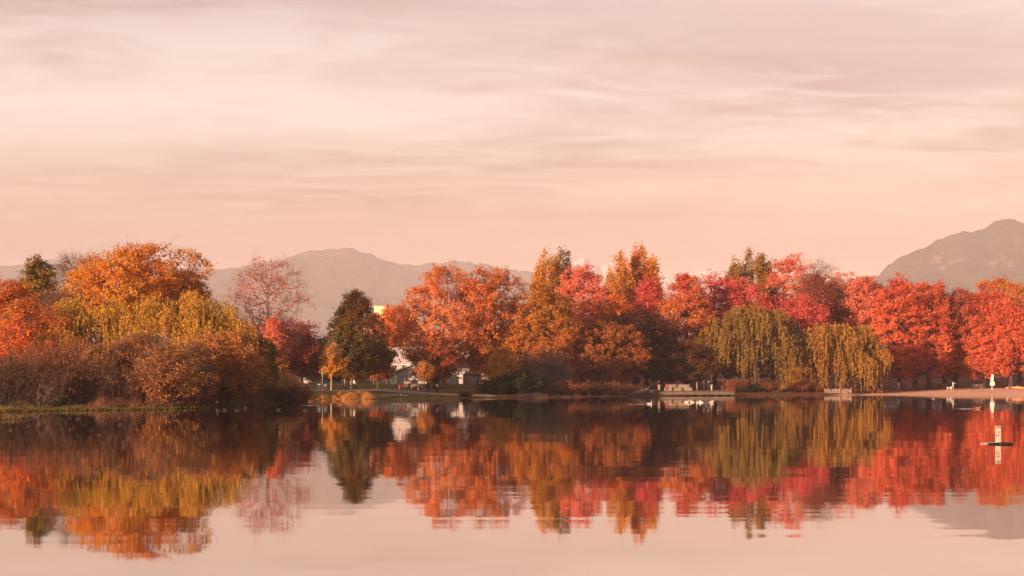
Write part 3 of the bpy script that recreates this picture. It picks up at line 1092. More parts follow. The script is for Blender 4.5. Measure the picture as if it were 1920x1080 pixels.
poplar('poplar_tree', 'tallest golden poplar with ragged twin tops in the middle', 1196, 290, 461, 56, 640, L_GORG, bark, 148, 9000, spires=6)
poplar('poplar_tree', 'thin golden poplar on the right side of the ragged one', 1224, 296, 474, 34, 620, L_GOLD, bark, 149, 3400, spires=2)
tree('maple_tree', 'rust orange maple under the middle poplars', 1152, 264, 556, 96, 690, 'round', L_ORED, bark, 150, 170, 10000, 0.32, group=GM)
tree('maple_tree', 'dusky crimson maple under the tallest poplar', 1212, 272, 522, 90, 690, 'oval', L_CRIM, bark, 151, 190, 11000, 0.32, group=GM)
tree('beech_tree', 'very dark plum coloured broad tree with shade in its leaf colour behind the landing', 1190, 254, 582, 168, 706, 'broad', L_PLUM_SHADE, bark, 152, 280, 20000, 0.32, 0.8, 0.18, 0.1, group=GM, trunk_r=0.5)
tree('maple_tree', 'rounded russet tree in front of the dark plum tree', 1140, 240, 606, 118, 716, 'round', L_RBRN, bark, 153, 220, 15000, 0.28, 0.65, 0.16, 0.15, group=GM, trunk_r=0.4)
tree('maple_tree', 'crimson and gold patched maple right of the poplars', 1288, 262, 512, 112, 706, 'oval', leaf_mat('leaf_crimson_gold', ((0.70, 0.110, 0.090), (0.66, 0.25, 0.06), (0.72, 0.18, 0.11)), 0.13), bark, 154, 260, 18000, 0.32, 0.78, 0.22, group=GM)
tree('maple_tree', 'crimson maple just left of the big olive willow', 1340, 272, 512, 96, 694, 'oval', L_CRIM, bark, 155, 170, 11000, 0.33, group=GM)
tree('maple_tree', 'dark olive brown low tree behind the timber landing', 1282, 250, 640, 130, 712, 'broad', leaf_mat('leaf_shade_olive', ((0.11, 0.062, 0.022), (0.16, 0.055, 0.022), (0.22, 0.08, 0.03))), bark, 156, 200, 11000, 0.3, 0.7, group=GM)  # leaves darkened: shade behind the landing is put into their colour
poplar('poplar_tree', 'olive gold dense poplar between two red maples', 1404, 302, 470, 72, 640, leaf_mat('leaf_olive_gold', ((0.40, 0.22, 0.036), (0.30, 0.15, 0.028), (0.50, 0.28, 0.05))), bark, 157, 11000, spires=7)
tree('maple_tree', 'bright coral red maple right of the olive gold poplar', 1470, 292, 480, 100, 680, 'round', L_PINK, bark, 158, 190, 12000, 0.36, 0.8, group=GM)
tree('maple_tree', 'crimson maple above the big olive willow', 1400, 270, 528, 112, 700, 'round', L_CRIM, bark, 159, 190, 12000, 0.33, group=GM)
tree('spruce_tree', 'dark green narrow tree wedged between the red maples', 1448, 285, 536, 34, 690, 'cone', L_DGRN, bark, 160, 90, 5000, 0.36, group=GM)
tree('maple_tree', 'deep crimson maple above the gap of the two willows', 1502, 264, 552, 112, 704, 'round', L_CRIM, bark, 161, 190, 12000, 0.32, group=GM)
tree('maple_tree', 'maroon maple with bare twigs sticking out of its top', 1540, 276, 512, 104, 694, 'vase', L_MAR, bark_mid, 162, 330, 12000, 0.32, 0.8, 0.22, 0.1, 0.5, sparse_twigs=3, group=GM, twig_len=2.2)
tree('bare_tree', 'leafless pale tree top rising over the maroon maple', 1528, 300, 488, 110, 640, 'vase', L_BRN, bark_pale, 163, 360, 300, 0.3, 0.5, 0.2, 0.0, 0.6, sparse_twigs=5, group=GB, twig_len=2.2, twig_thick=0.016)
willow('willow_tree', 'big olive willow hanging to the water in the middle right', 1416, 252, 570, 176, 732, L_WILO, bark, 164, 2500, 0.34, (2.4, 5.5), tress=260)
willow('willow_tree', 'golden willow with a sunlit right side beside the timber wall', 1568, 250, 602, 150, 735, leaf_mat('leaf_willow_gold', ((0.54, 0.29, 0.060), (0.38, 0.20, 0.05), (0.26, 0.16, 0.045)), 0.22), bark, 165, 2100, 0.34, (2.2, 5.0), tress=220)

# ---- right: maples behind the beach
tree('maple_tree', 'glowing coral red maple right above the golden willow', 1620, 276, 514, 104, 704, 'oval', L_PINK, bark, 170, 190, 13000, 0.33, 0.8, group=GR)
tree('maple_tree', 'soft coral maple filling the notch between maroon maple and glowing coral one', 1584, 286, 518, 86, 690, 'round', L_PINK, bark, 182, 150, 8500, 0.35, 0.85, group=GR)
tree('maple_tree', 'tall red orange maple whose dark trunk leans by the white car', 1686, 272, 522, 112, 706, 'oval', L_RED, bark, 171, 260, 18000, 0.33, 0.8, 0.22, 0.3, group=GR, trunk_r=0.42, lean=0.6)
tree('maple_tree', 'bright vermilion maple crown in front of the left foot of the bare mountain', 1650, 282, 530, 100, 700, 'round', L_ORED, bark, 172, 190, 12000, 0.33, group=GR)
tree('maple_tree', 'red maple with forked low trunk in the middle of the beach row', 1742, 274, 530, 108, 704, 'round', L_RED, bark, 173, 260, 17000, 0.33, 0.8, 0.24, 0.35, group=GR, trunk_r=0.5)
tree('maple_tree', 'dull red maple with a slanted trunk behind the beach walkers', 1792, 278, 546, 96, 702, 'oval', leaf_mat('leaf_dull_red', ((0.52, 0.09, 0.05), (0.64, 0.13, 0.065), (0.66, 0.22, 0.09))), bark, 174, 230, 15000, 0.33, 0.8, 0.24, 0.35, group=GR, trunk_r=0.42, lean=-1.0)
tree('maple_tree', 'golden topped maple peeking over the red row near the right edge', 1862, 312, 522, 92, 680, 'round', L_ORG, bark, 175, 180, 11000, 0.38, 0.85, group=GR)
tree('maple_tree', 'olive gold maple at the right edge behind the red row', 1912, 305, 532, 80, 690, 'round', L_GORG, bark, 176, 150, 9000, 0.38, 0.85, group=GR)
tree('maple_tree', 'orange red maple with thick trunk beside the white sign', 1846, 276, 552, 110, 704, 'oval', L_RED, bark, 177, 240, 15000, 0.33, 0.8, 0.26, 0.35, group=GR, trunk_r=0.45)
tree('maple_tree', 'front red maple with a dark straight trunk by the parked blue grey car', 1896, 270, 566, 104, 700, 'round', L_RED, bark, 178, 240, 15000, 0.32, 0.8, 0.26, 0.35, group=GR, trunk_r=0.45)
tree('maple_tree', 'red maple cut by the right edge of the photo', 1952, 276, 548, 96, 702, 'round', L_RED, bark, 179, 180, 11000, 0.33, group=GR)
tree('maple_tree', 'coral maple top filling the notch between two red maples', 1716, 300, 530, 80, 690, 'round', L_PINK, bark, 180, 150, 9000, 0.37, 0.85, group=GR)
tree('maple_tree', 'maroon maple in the second row behind the beach', 1770, 304, 548, 90, 690, 'round', L_MAR, bark, 181, 150, 9000, 0.37, 0.85, group=GR)


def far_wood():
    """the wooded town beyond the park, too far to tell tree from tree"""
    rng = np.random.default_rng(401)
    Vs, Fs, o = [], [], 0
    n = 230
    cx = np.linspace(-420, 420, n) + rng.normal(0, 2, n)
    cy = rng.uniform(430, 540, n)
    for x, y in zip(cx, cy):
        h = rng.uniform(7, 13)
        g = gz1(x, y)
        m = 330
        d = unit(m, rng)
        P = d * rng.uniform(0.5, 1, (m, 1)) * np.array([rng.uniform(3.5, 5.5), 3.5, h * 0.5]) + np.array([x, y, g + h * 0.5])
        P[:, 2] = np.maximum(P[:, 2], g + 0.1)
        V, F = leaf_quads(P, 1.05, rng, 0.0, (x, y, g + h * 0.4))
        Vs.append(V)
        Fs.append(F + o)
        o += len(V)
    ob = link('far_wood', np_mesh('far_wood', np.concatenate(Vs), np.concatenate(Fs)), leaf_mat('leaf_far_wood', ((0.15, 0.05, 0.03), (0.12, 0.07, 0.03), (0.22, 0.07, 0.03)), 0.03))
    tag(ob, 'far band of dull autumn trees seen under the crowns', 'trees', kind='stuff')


far_wood()
# ------------------------------------------------------------------ shrubs, reeds, shore plants
def shrub_meshes(seed, stems=70, leaves=1500, spread=0.75, arch=0.35, leafsize=0.10):
    """a unit shrub: radius 1, height 1 (scaled when placed); thin branching stems and a few leaves"""
    rng = np.random.default_rng(seed)
    a = rng.uniform(0, 6.28, stems)
    r = np.sqrt(rng.uniform(0, 1, stems)) * 0.55
    B = np.stack([np.cos(a) * r, np.sin(a) * r, np.zeros(stems)], 1)
    d = np.stack([np.cos(a) * spread * r * 1.6, np.sin(a) * spread * r * 1.6, np.ones(stems)], 1) + rng.normal(0, 0.22, (stems, 3))
    d /= np.linalg.norm(d, axis=1, keepdims=True)
    Vs, Fs, off = [], [], 0
    tips = []

    def add(P0, P1, r0, r1):
        nonlocal off
        V, F = prisms(P0, P1, r0, r1, 3)
        Vs.append(V)
        Fs.append(F + off)
        off += len(V)

    def grow(P, d, L, th, level):
        segs = 3
        for s in range(segs):
            d2 = d + rng.normal(0, 0.18, d.shape) + np.array([0, 0, -arch * 0.25 * (s > 0)])
            d2 /= np.linalg.norm(d2, axis=1, keepdims=True)
            P1 = P + d2 * (L / segs)[:, None]
            P1[:, 2] = np.maximum(P1[:, 2], 0.01)
            add(P, P1, th * (1 - s * 0.25), th * (0.75 - s * 0.25))
            if level < 2:
                k = 3 if level == 0 else 2
                Q = np.repeat(P + (P1 - P) * rng.uniform(0.2, 1, (len(P), 1)), k, 0)
                dq = np.repeat(d2, k, 0) + unit(len(Q), rng) * 0.75
                dq[:, 2] += 0.15
                dq /= np.linalg.norm(dq, axis=1, keepdims=True)
                grow(Q, dq, np.repeat(L, k) * (0.42 if level == 0 else 0.5) * rng.uniform(0.6, 1.2, len(Q)), np.repeat(th, k) * 0.55, level + 1)
            P, d = P1, d2
        tips.append(P)
    grow(B, d, rng.uniform(0.65, 1.05, stems), np.full(stems, 0.0105), 0)
    wood = np_mesh('stems', np.concatenate(Vs), np.concatenate(Fs))
    T = np.concatenate(tips)
    lm = None
    if leaves:
        P = T[rng.integers(0, len(T), leaves)] + rng.normal(0, 0.05, (leaves, 3))
        P[:, 2] = np.maximum(P[:, 2], 0.02)
        V, F = leaf_quads(P, leafsize, rng, 0.0, (0, 0, 0.1))
        lm = np_mesh('foliage', V, F)
    return wood, lm


TW_DARK = simple_mat('twig_dark', (0.085, 0.052, 0.040), 0.95, 0.25, 1.5)
TW_RED = simple_mat('twig_red_brown', (0.26, 0.105, 0.060), 0.95, 0.25, 1.5)
TW_GREY = simple_mat('twig_grey', (0.26, 0.175, 0.135), 0.95, 0.25, 1.5)
TW_ORG = simple_mat('twig_orange', (0.44, 0.20, 0.085), 0.95, 0.25, 1.5)
SH = {}
for _k, _a in {'bare': (301, 62, 1400, 0.8, 0.35, 0.055), 'dense': (302, 60, 5200, 0.9, 0.3, 0.075), 'leafy': (303, 46, 7000, 1.0, 0.3, 0.11),
               'upright': (304, 66, 2200, 0.45, 0.1, 0.05)}.items():
    SH[_k] = shrub_meshes(_a[0], _a[1], _a[2], _a[3], _a[4], _a[5])
_seen = set()


def shrub(label, px, D, top, width, kind, tw, lf, group, deep=0.8, name='shrub', sink=0.1, rot=None):
    x = PX(px, D)
    g = gz1(x, D) - sink
    h = PZ(top, D) - g
    R = width * 0.5 / FPX * D
    root = empty(name, (x, D, g), (px * 0.37) % 6.28 if rot is None else rot)
    for nm, me, mt in (('stems', SH[kind][0], tw), ('foliage', SH[kind][1], lf)):
        if me is None:
            continue
        if me.name not in _seen:
            _seen.add(me.name)
            me.materials.append(mt)
        o = bpy.data.objects.new(nm, me)
        COL.objects.link(o)
        o.parent = root
        o.scale = (R * 1.08, R * deep, h * 0.92)
        o.material_slots[0].link = 'OBJECT'
        o.material_slots[0].material = mt
    tag(root, label, 'shrub', group)
    return root


F_BRN = leaf_mat('shrub_leaf_brown', ((0.28, 0.115, 0.05), (0.36, 0.14, 0.06), (0.20, 0.10, 0.05)))
F_DARK = leaf_mat('shrub_leaf_dark', ((0.10, 0.050, 0.030), (0.14, 0.065, 0.035), (0.07, 0.055, 0.03)))
F_RED = leaf_mat('shrub_leaf_russet', ((0.36, 0.125, 0.052), (0.44, 0.16, 0.06), (0.28, 0.10, 0.05)))
F_GRN = leaf_mat('shrub_leaf_green', ((0.040, 0.050, 0.020), (0.065, 0.062, 0.024), (0.10, 0.07, 0.03)))
F_GRY = leaf_mat('shrub_leaf_grey', ((0.20, 0.125, 0.075), (0.26, 0.15, 0.085), (0.17, 0.13, 0.06)))
F_OLV = leaf_mat('shrub_leaf_olive', ((0.15, 0.10, 0.032), (0.20, 0.115, 0.036), (0.24, 0.10, 0.04)))
F_ORG = leaf_mat('shrub_leaf_orange', ((0.42, 0.16, 0.045), (0.36, 0.12, 0.04), (0.46, 0.24, 0.07)))
GS = 'shrubs on the left bank'
GT = 'shrubs along the far shore'
shrub('dark bare thicket at the left edge of the bank by the lily pads', 8, 121, 668, 120, 'bare', TW_DARK, F_DARK, GS)
shrub('dark brown twiggy thicket below the red orange tree', 82, 122.5, 700, 110, 'bare', TW_GREY, F_DARK, GS)
shrub('tall dark brown thicket below the left yellow willow', 148, 125, 668, 130, 'bare', TW_DARK, F_BRN, GS)
shrub('grey brown thicket with arching pale twigs by the water', 206, 126, 694, 110, 'bare', TW_GREY, F_BRN, GS)
shrub('red brown thicket left of the crab apple on the bank', 268, 127.5, 690, 120, 'upright', TW_RED, F_BRN, GS)
shrub('red brown shrub below the leaning brown tree', 330, 132, 700, 110, 'bare', TW_RED, F_RED, GS)
shrub('russet shrub in front of the crab apple trunk', 392, 137, 705, 110, 'upright', TW_RED, F_RED, GS)
shrub('russet shrub right of the crab apple trunk', 448, 146, 708, 96, 'bare', TW_RED, F_RED, GS)
shrub('dark maroon rounded shrub near the tip of the bank', 500, 156, 724, 92, 'dense', TW_DARK, F_DARK, GS)
shrub('dark rounded shrub at the very tip of the bank', 546, 163, 725, 80, 'dense', TW_DARK, F_BRN, GS)
shrub('brown shrub in the second row behind the lily pads', 46, 132, 655, 130, 'upright', TW_RED, F_BRN, GS)
shrub('orange twigged tall shrub under the left yellow willow', 222, 136, 656, 124, 'upright', TW_ORG, F_RED, GS)
shrub('orange twigged tall shrub under the taller yellow willow', 330, 140, 662, 124, 'upright', TW_ORG, F_BRN, GS)
shrub('brown upright shrub behind the russet shrubs', 405, 146, 690, 110, 'upright', TW_RED, F_BRN, GS)
shrub('olive green shrub under the small green willow', 470, 158, 700, 56, 'dense', TW_RED, F_OLV, GS)
shrub('brown shrub on the left bank behind the bare thickets', 110, 138, 640, 130, 'upright', TW_RED, F_BRN, GS)

shrub('big dark green bush at the water right of the path', 962, 214, 704, 100, 'leafy', TW_DARK, F_GRN, GT, 0.9)
shrub('low dark green bush end beside the pink dead grass', 1012, 213, 716, 62, 'leafy', TW_DARK, F_GRN, GT, 0.9)
shrub('grey brown bare bush behind the dark green bush', 1010, 224, 660, 92, 'upright', TW_GREY, F_GRY, GT)
shrub('olive topped bare bush left of the grey brown one', 978, 226, 668, 60, 'upright', TW_GREY, F_OLV, GT)
shrub('grey twiggy bush right of the grey brown one', 1050, 224, 676, 62, 'upright', TW_GREY, F_GRY, GT)
shrub('brown bramble on the bank left of the russet tree', 1060, 217, 716, 70, 'dense', TW_RED, F_BRN, GT)
shrub('dark bramble overhanging the water below the russet tree', 1108, 220, 717, 74, 'dense', TW_DARK, F_DARK, GT)
shrub('brown bramble beside the fallen branches', 1150, 224, 718, 62, 'dense', TW_RED, F_BRN, GT)
shrub('small dark shrub left of the timber landing', 1186, 229, 722, 44, 'bare', TW_RED, F_BRN, GT)
shrub('brown orange bush right of the timber landing', 1386, 243, 712, 58, 'dense', TW_RED, F_RED, GT)
shrub('dark green bush below the big olive willow', 1402, 241, 722, 44, 'leafy', TW_DARK, F_GRN, GT)
shrub('brown bush under the middle of the big olive willow', 1446, 245, 717, 60, 'dense', TW_RED, F_BRN, GT)
shrub('russet bush between the two willows', 1496, 246, 716, 56, 'dense', TW_RED, F_RED, GT)
shrub('brown bush at the foot of the golden willow', 1532, 247, 719, 44, 'dense', TW_RED, F_BRN, GT)
shrub('olive tuft at the right end of the timber wall', 1606, 248, 729, 26, 'upright', TW_RED, F_OLV, GT)
shrub('small dark tuft on the grassy shore by the path', 872, 200, 735, 22, 'dense', TW_DARK, F_DARK, GT)
# hedges and garden bushes across the street
GH = 'dark garden hedges across the street'
_h = [(1130, 352, 696, 60), (1190, 350, 692, 50), (1250, 352, 690, 70), (1320, 350, 692, 60), (1380, 352, 690, 70), (1450, 354, 688, 70),
      (1520, 352, 690, 60), (1590, 352, 690, 60), (1640, 350, 692, 40), (1715, 349, 697, 18), (1763, 349, 697, 17), (1800, 350, 694, 30),
      (1826, 349, 696, 22), (1930, 350, 692, 40), (1690, 356, 690, 40), (1780, 358, 688, 60)]
_hl = ['below the russet round tree', 'below the plum tree', 'behind the timber landing', 'behind the dock walkers', 'left behind the olive willow',
       'right behind the olive willow', 'in the gap between the willows', 'behind the golden willow', 'left of the white car', 'clipped round between the two white cars',
       'right of the white van', 'tall beside the slanted maple trunk', 'left of the grey house wall', 'at the right edge of the photo', 'high behind the white cars', 'high behind the dog walker']
for (p_, d_, t_, w_), l_ in zip(_h, _hl):
    shrub('dark evergreen hedge ' + l_, p_, d_, t_, w_, 'leafy', TW_DARK, L_DGRN, GH, 0.6, 'hedge')
_h = [(470, 262, 684, 110), (560, 268, 680, 90), (640, 272, 684, 80), (905, 275, 686, 90), (985, 275, 684, 90), (1060, 280, 686, 90), (380, 250, 680, 150), (240, 250, 680, 170), (80, 250, 680, 190)]
_hl = ['behind the scarlet maple', 'behind the ball field fence', 'behind the bronze green maple', 'right of the white garages', 'behind the grey brown bare bush', 'left of the round russet tree',
       'hidden behind the crab apple', 'hidden behind the yellow willows', 'hidden at the far left']
for (p_, d_, t_, w_), l_ in zip(_h, _hl):
    shrub('brown garden hedge ' + l_, p_, d_, t_, w_, 'leafy', TW_DARK, F_BRN if p_ != 560 else L_DGRN, 'garden hedges behind the park', 0.5, 'hedge')


def blades(n, x, y, h, lean, wid, rng, kink=0.35):
    """arching grass blades as slim three-sided strips; returns V, F"""
    z = gz(x, y) - 0.05
    z = np.maximum(z, -0.12)
    a = rng.uniform(0, 6.28, n)
    d = np.stack([np.cos(a), np.sin(a), np.zeros(n)], 1) * (lean * rng.uniform(0.2, 1, n))[:, None]
    B = np.stack([x, y, z], 1)
    M = B + d * 0.35 * h[:, None] + np.stack([0 * x, 0 * x, h * 0.6], 1)
    T = B + d * h[:, None] + np.stack([0 * x, 0 * x, h * (1 - kink * lean)], 1)
    V1, F1 = prisms(B, M, np.full(n, wid), np.full(n, wid * 0.8), 3)
    V2, F2 = prisms(M, T, np.full(n, wid * 0.8), np.full(n, wid * 0.2), 3)
    return np.concatenate([V1, V2]), np.concatenate([F1, F2 + len(V1)])


def reed_clump():
    rng = np.random.default_rng(55)
    D = 168.0
    x = PX(528, D)
    g = gz1(x, D)
    n = 2200
    a = rng.uniform(0, 6.28, n)
    r = np.sqrt(rng.uniform(0, 1, n))
    px_, py_ = x + np.cos(a) * r * 2.3, D + np.sin(a) * r * 1.4
    h = rng.uniform(2.3, 3.5, n) * (1.05 - 0.45 * r ** 2)
    V, F = blades(n, px_, py_, h, 0.40, 0.018, rng)
    root = empty('reed_clump', (x, D, g))
    V[:, 0] -= x
    V[:, 1] -= D
    V[:, 2] -= g
    V[:, 2] += 0.4
    link('blades', np_mesh('blades', V, F), simple_mat('reed_gold', (0.66, 0.36, 0.12), 0.9, 0.2, 2.0), root)
    m = 900
    i = rng.integers(0, n, m)
    tip = V[n * 6 + i * 6 + 3]
    P = np.repeat(tip, 4, 0) + rng.normal(0, 0.09, (m * 4, 3)) + np.array([0, 0, 0.10])
    V2, F2 = leaf_quads(P, 0.16, rng, 0.5)
    link('plumes', np_mesh('plumes', V2, F2), leaf_mat('reed_plume', ((0.66, 0.40, 0.24), (0.58, 0.33, 0.17), (0.7, 0.45, 0.3))), root)
    tag(root, 'golden feathery reed clump on the tip of the left bank', 'reeds')


reed_clump()


def shore_grass(name, label, p0, p1, n, h, lean, mat, seed, inset=(0.0, 1.5), wid=0.014):
    """tussocks of uneven size and height strewn along the waterline"""
    rng = np.random.default_rng(seed)
    nt = max(8, int((p1 - p0) / 4.5))
    tp = rng.uniform(p0, p1, nt)
    tD = shoreD(tp) + rng.uniform(inset[0], inset[1], nt)
    th = h[0] + (h[1] - h[0]) * rng.uniform(0, 1, nt) ** 1.6
    tr = rng.uniform(0.2, 0.8, nt)
    k = rng.choice(nt, n, p=(th * tr) / (th * tr).sum())
    q = rng.normal(0, 1, (n, 2))
    r = np.linalg.norm(q, axis=1)
    x = PX(tp[k], tD[k]) + q[:, 0] * tr[k]
    y = tD[k] + q[:, 1] * tr[k] * 0.7
    hh = th[k] * np.exp(-0.28 * r ** 2) * rng.uniform(0.5, 1.15, n)
    V, F = blades(n, x, y, hh, lean, wid, rng)
    o = link(name, np_mesh(name, V, F), mat)
    tag(o, label, 'grass', kind='stuff')


G_OR = simple_mat('grass_orange', (0.50, 0.22, 0.065), 0.9, 0.35, 1.4)
G_YG = simple_mat('grass_yellow_green', (0.16, 0.115, 0.04), 0.9, 0.25, 0.6)
G_BR = simple_mat('grass_brown', (0.11, 0.060, 0.034), 0.9, 0.25, 0.6)
G_PK = simple_mat('grass_pink_dead', (0.27, 0.15, 0.11), 0.9, 0.2, 0.6)
shore_grass('sedge_grass', 'orange sedge grass at the water below the bins', 583, 692, 2400, (0.2, 1.5), 0.7, G_OR, 61, (0.3, 2.4))
shore_grass('shore_grass', 'yellow green shore grass along the foot of the left bank', -60, 560, 4200, (0.2, 0.8), 0.5, G_YG, 62, (-0.6, 1.2))
shore_grass('dry_grass', 'brown dry grass in front of the left thickets', 180, 575, 4600, (0.7, 1.8), 0.45, simple_mat('grass_russet', (0.20, 0.085, 0.042), 0.9, 0.2, 0.6), 63, (0.2, 3.5))
shore_grass('bank_grass', 'short brown grass on the bank below the gravel path', 690, 925, 3500, (0.1, 0.4), 0.6, simple_mat('grass_olive_brown', (0.17, 0.115, 0.045), 0.9, 0.25, 0.6), 64, (0.0, 8.0))
shore_grass('dead_grass', 'pinkish dead grass tuft before the dark green bush', 985, 1024, 1500, (0.5, 1.1), 0.9, G_PK, 65, (-0.3, 1.0))
shore_grass('bank_weeds', 'brown weeds on the bank around the landing', 1040, 1240, 2600, (0.3, 1.0), 0.8, G_BR, 66, (-0.2, 4.0))
shore_grass('bank_weeds', 'brown weeds on the bank below the willows', 1375, 1625, 2800, (0.2, 0.8), 0.7, G_BR, 67, (-0.2, 4.0))


def lily_pads():
    """floating leaves and weed at the left shore"""
    rng = np.random.default_rng(71)
    pts = []
    for k in range(190):
        px = rng.uniform(-30, 330) if k < 150 else rng.uniform(-30, 60)
        py = 772 + abs(rng.normal(0, 17)) if k < 150 else rng.normal(786, 2)
        if py > 822:
            continue
        D = CAM_H * FPX / (py - HOR)
        pts.append((PX(px, D), D, rng.uniform(0.06, 0.14)))
    Vs, Fs = [], []
    o = 0
    for (x, y, r) in pts:
        a = np.linspace(0.3, 2 * math.pi, 8)
        t0 = rng.uniform(0, 6.28)
        tilt = rng.normal(0, 0.18, 2)
        cx = np.cos(a + t0) * r * rng.uniform(0.8, 1.3)
        cy = np.sin(a + t0) * r
        V = np.stack([x + cx, y + cy, 0.02 + np.abs(cx * tilt[0] + cy * tilt[1])], 1)
        V = np.concatenate([[[x, y, 0.015]], V])
        Vs.append(V)
        Fs.append(np.array([[0, i, i + 1] for i in range(1, 8)]) + o)
        o += 9
    ob = link('lily_pads', np_mesh('lily_pads', np.concatenate(Vs), np.concatenate(Fs)), simple_mat('lily_pad', (0.22, 0.17, 0.09), 0.45, 0.3, 0.4))
    tag(ob, 'scattered lily pads floating off the left bank', 'lily pads', kind='stuff')


lily_pads()


def lily_fringe():
    rng = np.random.default_rng(72)
    n = 5200
    px = rng.uniform(-60, 520, n)
    D = shoreD(px) - np.abs(rng.normal(0, 1.5, n)) * np.interp(px, [-60, 200, 520], [1.5, 1.2, 0.7])
    k = rng.integers(0, n, 700)
    px[k] = rng.uniform(-60, 45, 700)
    D[k] = CAM_H * FPX / (rng.normal(785, 1.6, 700) - HOR)
    P = np.stack([PX(px, D), D, rng.uniform(0.01, 0.14, n)], 1)
    V, F = leaf_quads(P, 0.2, rng)
    V[:, 2] = np.maximum(V[:, 2], 0.004)
    o = link('water_weed', np_mesh('water_weed', V, F), leaf_mat('water_weed_leaf', ((0.13, 0.10, 0.032), (0.17, 0.12, 0.04), (0.20, 0.12, 0.045))))
    tag(o, 'yellow green water weed along the left waterline', 'water weed', kind='stuff')


lily_fringe()


def fallen_branches():
    rng = np.random.default_rng(73)
    D = 226.0
    x0 = PX(1185, D)
    root = empty('driftwood', (x0, D, 0.0))
    for i in range(9):
        a = rng.uniform(-0.6, 0.6)
        L = rng.uniform(1.8, 4.2)
        s = Vector((rng.uniform(-1.8, 2.0), rng.uniform(-0.8, 0.8), 0.12))
        sg = 1 if rng.uniform() < 0.65 else -1
        pts = [s, s + Vector((sg * L * 0.4, a * 0.4, L * 0.10)), s + Vector((sg * L * 0.75, a, L * 0.26)), s + Vector((sg * L, a * 1.2, L * 0.42))]
        b = MB()
        b.tube(pts, [0.075, 0.06, 0.04, 0.015], 6)
        b.tube([pts[1], pts[1] + Vector((sg * 0.5, 0.1, 0.75))], [0.035, 0.01], 5)
        b.tube([pts[2], pts[2] + Vector((sg * 0.7, -0.1, 0.1))], [0.03, 0.01], 5)
        b.build('branch', bark_pale, root, True)
    tag(root, 'pale fallen branches lying at the water left of the landing', 'driftwood')


fallen_branches()
# ------------------------------------------------------------------ houses, fences, landing, street furniture
WALL_W = simple_mat('wall_white', (0.46, 0.40, 0.38), 0.85, 0.05, 0.6)
WALL_C = simple_mat('wall_cream', (0.50, 0.42, 0.31), 0.85, 0.05, 0.6)
WALL_G = simple_mat('wall_grey', (0.30, 0.26, 0.25), 0.85, 0.06, 0.6)
WALL_Y = simple_mat('wall_pale_yellow', (0.72, 0.66, 0.40), 0.85, 0.04, 0.4)
ROOF_P = simple_mat('roof_pale_shingle', (0.46, 0.40, 0.37), 0.9, 0.08, 2.0)
ROOF_D = simple_mat('roof_dark_shingle', (0.055, 0.050, 0.052), 0.9, 0.12, 2.0)
GLASS = simple_mat('window_glass', (0.03, 0.03, 0.035), 0.12, 0.05, 1.0, spec=0.6)
TRIM = simple_mat('trim_white', (0.70, 0.66, 0.62), 0.7, 0.04, 1.0)
DOORW = simple_mat('garage_door_white', (0.47, 0.42, 0.40), 0.6, 0.04, 1.0)
METAL = simple_mat('galvanised_metal', (0.34, 0.32, 0.31), 0.5, 0.08, 2.0, 0.5)
METAL_D = simple_mat('dark_metal', (0.05, 0.045, 0.045), 0.5, 0.08, 2.0, 0.3)
WOOD_G = simple_mat('weathered_wood', (0.15, 0.11, 0.085), 0.9, 0.15, 2.5, bump=0.01)
WOOD_P = simple_mat('pale_wood', (0.25, 0.185, 0.145), 0.9, 0.12, 2.5)
WOOD_D = simple_mat('wet_dark_wood', (0.05, 0.036, 0.028), 0.8, 0.15, 2.5)
PLASTIC_D = simple_mat('bin_plastic', (0.035, 0.045, 0.042), 0.5, 0.08, 2.0)
RED_P = simple_mat('red_paint', (0.48, 0.05, 0.04), 0.6, 0.08, 2.0)
WHITE_P = simple_mat('white_paint', (0.80, 0.78, 0.74), 0.5, 0.03, 2.0)
GREEN_F = simple_mat('green_screen', (0.05, 0.09, 0.06), 0.8, 0.1, 2.0)


def window(root, x, z, w_, h_, yf, frame=0.08, sill=True):
    """a glazed opening on the camera side of a wall whose face is at yf"""
    b = MB()
    b.box((x - w_ / 2, yf - 0.03, z), (frame, 0.10, h_ + frame))
    b.box((x + w_ / 2, yf - 0.03, z), (frame, 0.10, h_ + frame))
    b.box((x, yf - 0.032, z + h_ / 2), (w_ - frame, 0.10, frame))
    b.box((x, yf - 0.032, z - h_ / 2), (w_ - frame, 0.10, frame))
    b.box((x, yf - 0.028, z), (frame * 0.6, 0.08, h_ - frame))
    f = b.build('window', TRIM, root)
    MB().box((x, yf - 0.008, z), (w_ - 0.02, 0.03, h_ - 0.02)).build('pane', GLASS, f)
    if sill:
        MB().box((x, yf - 0.09, z - h_ / 2 - frame), (w_ + 0.25, 0.16, 0.06)).build('sill', TRIM, f)
    return f


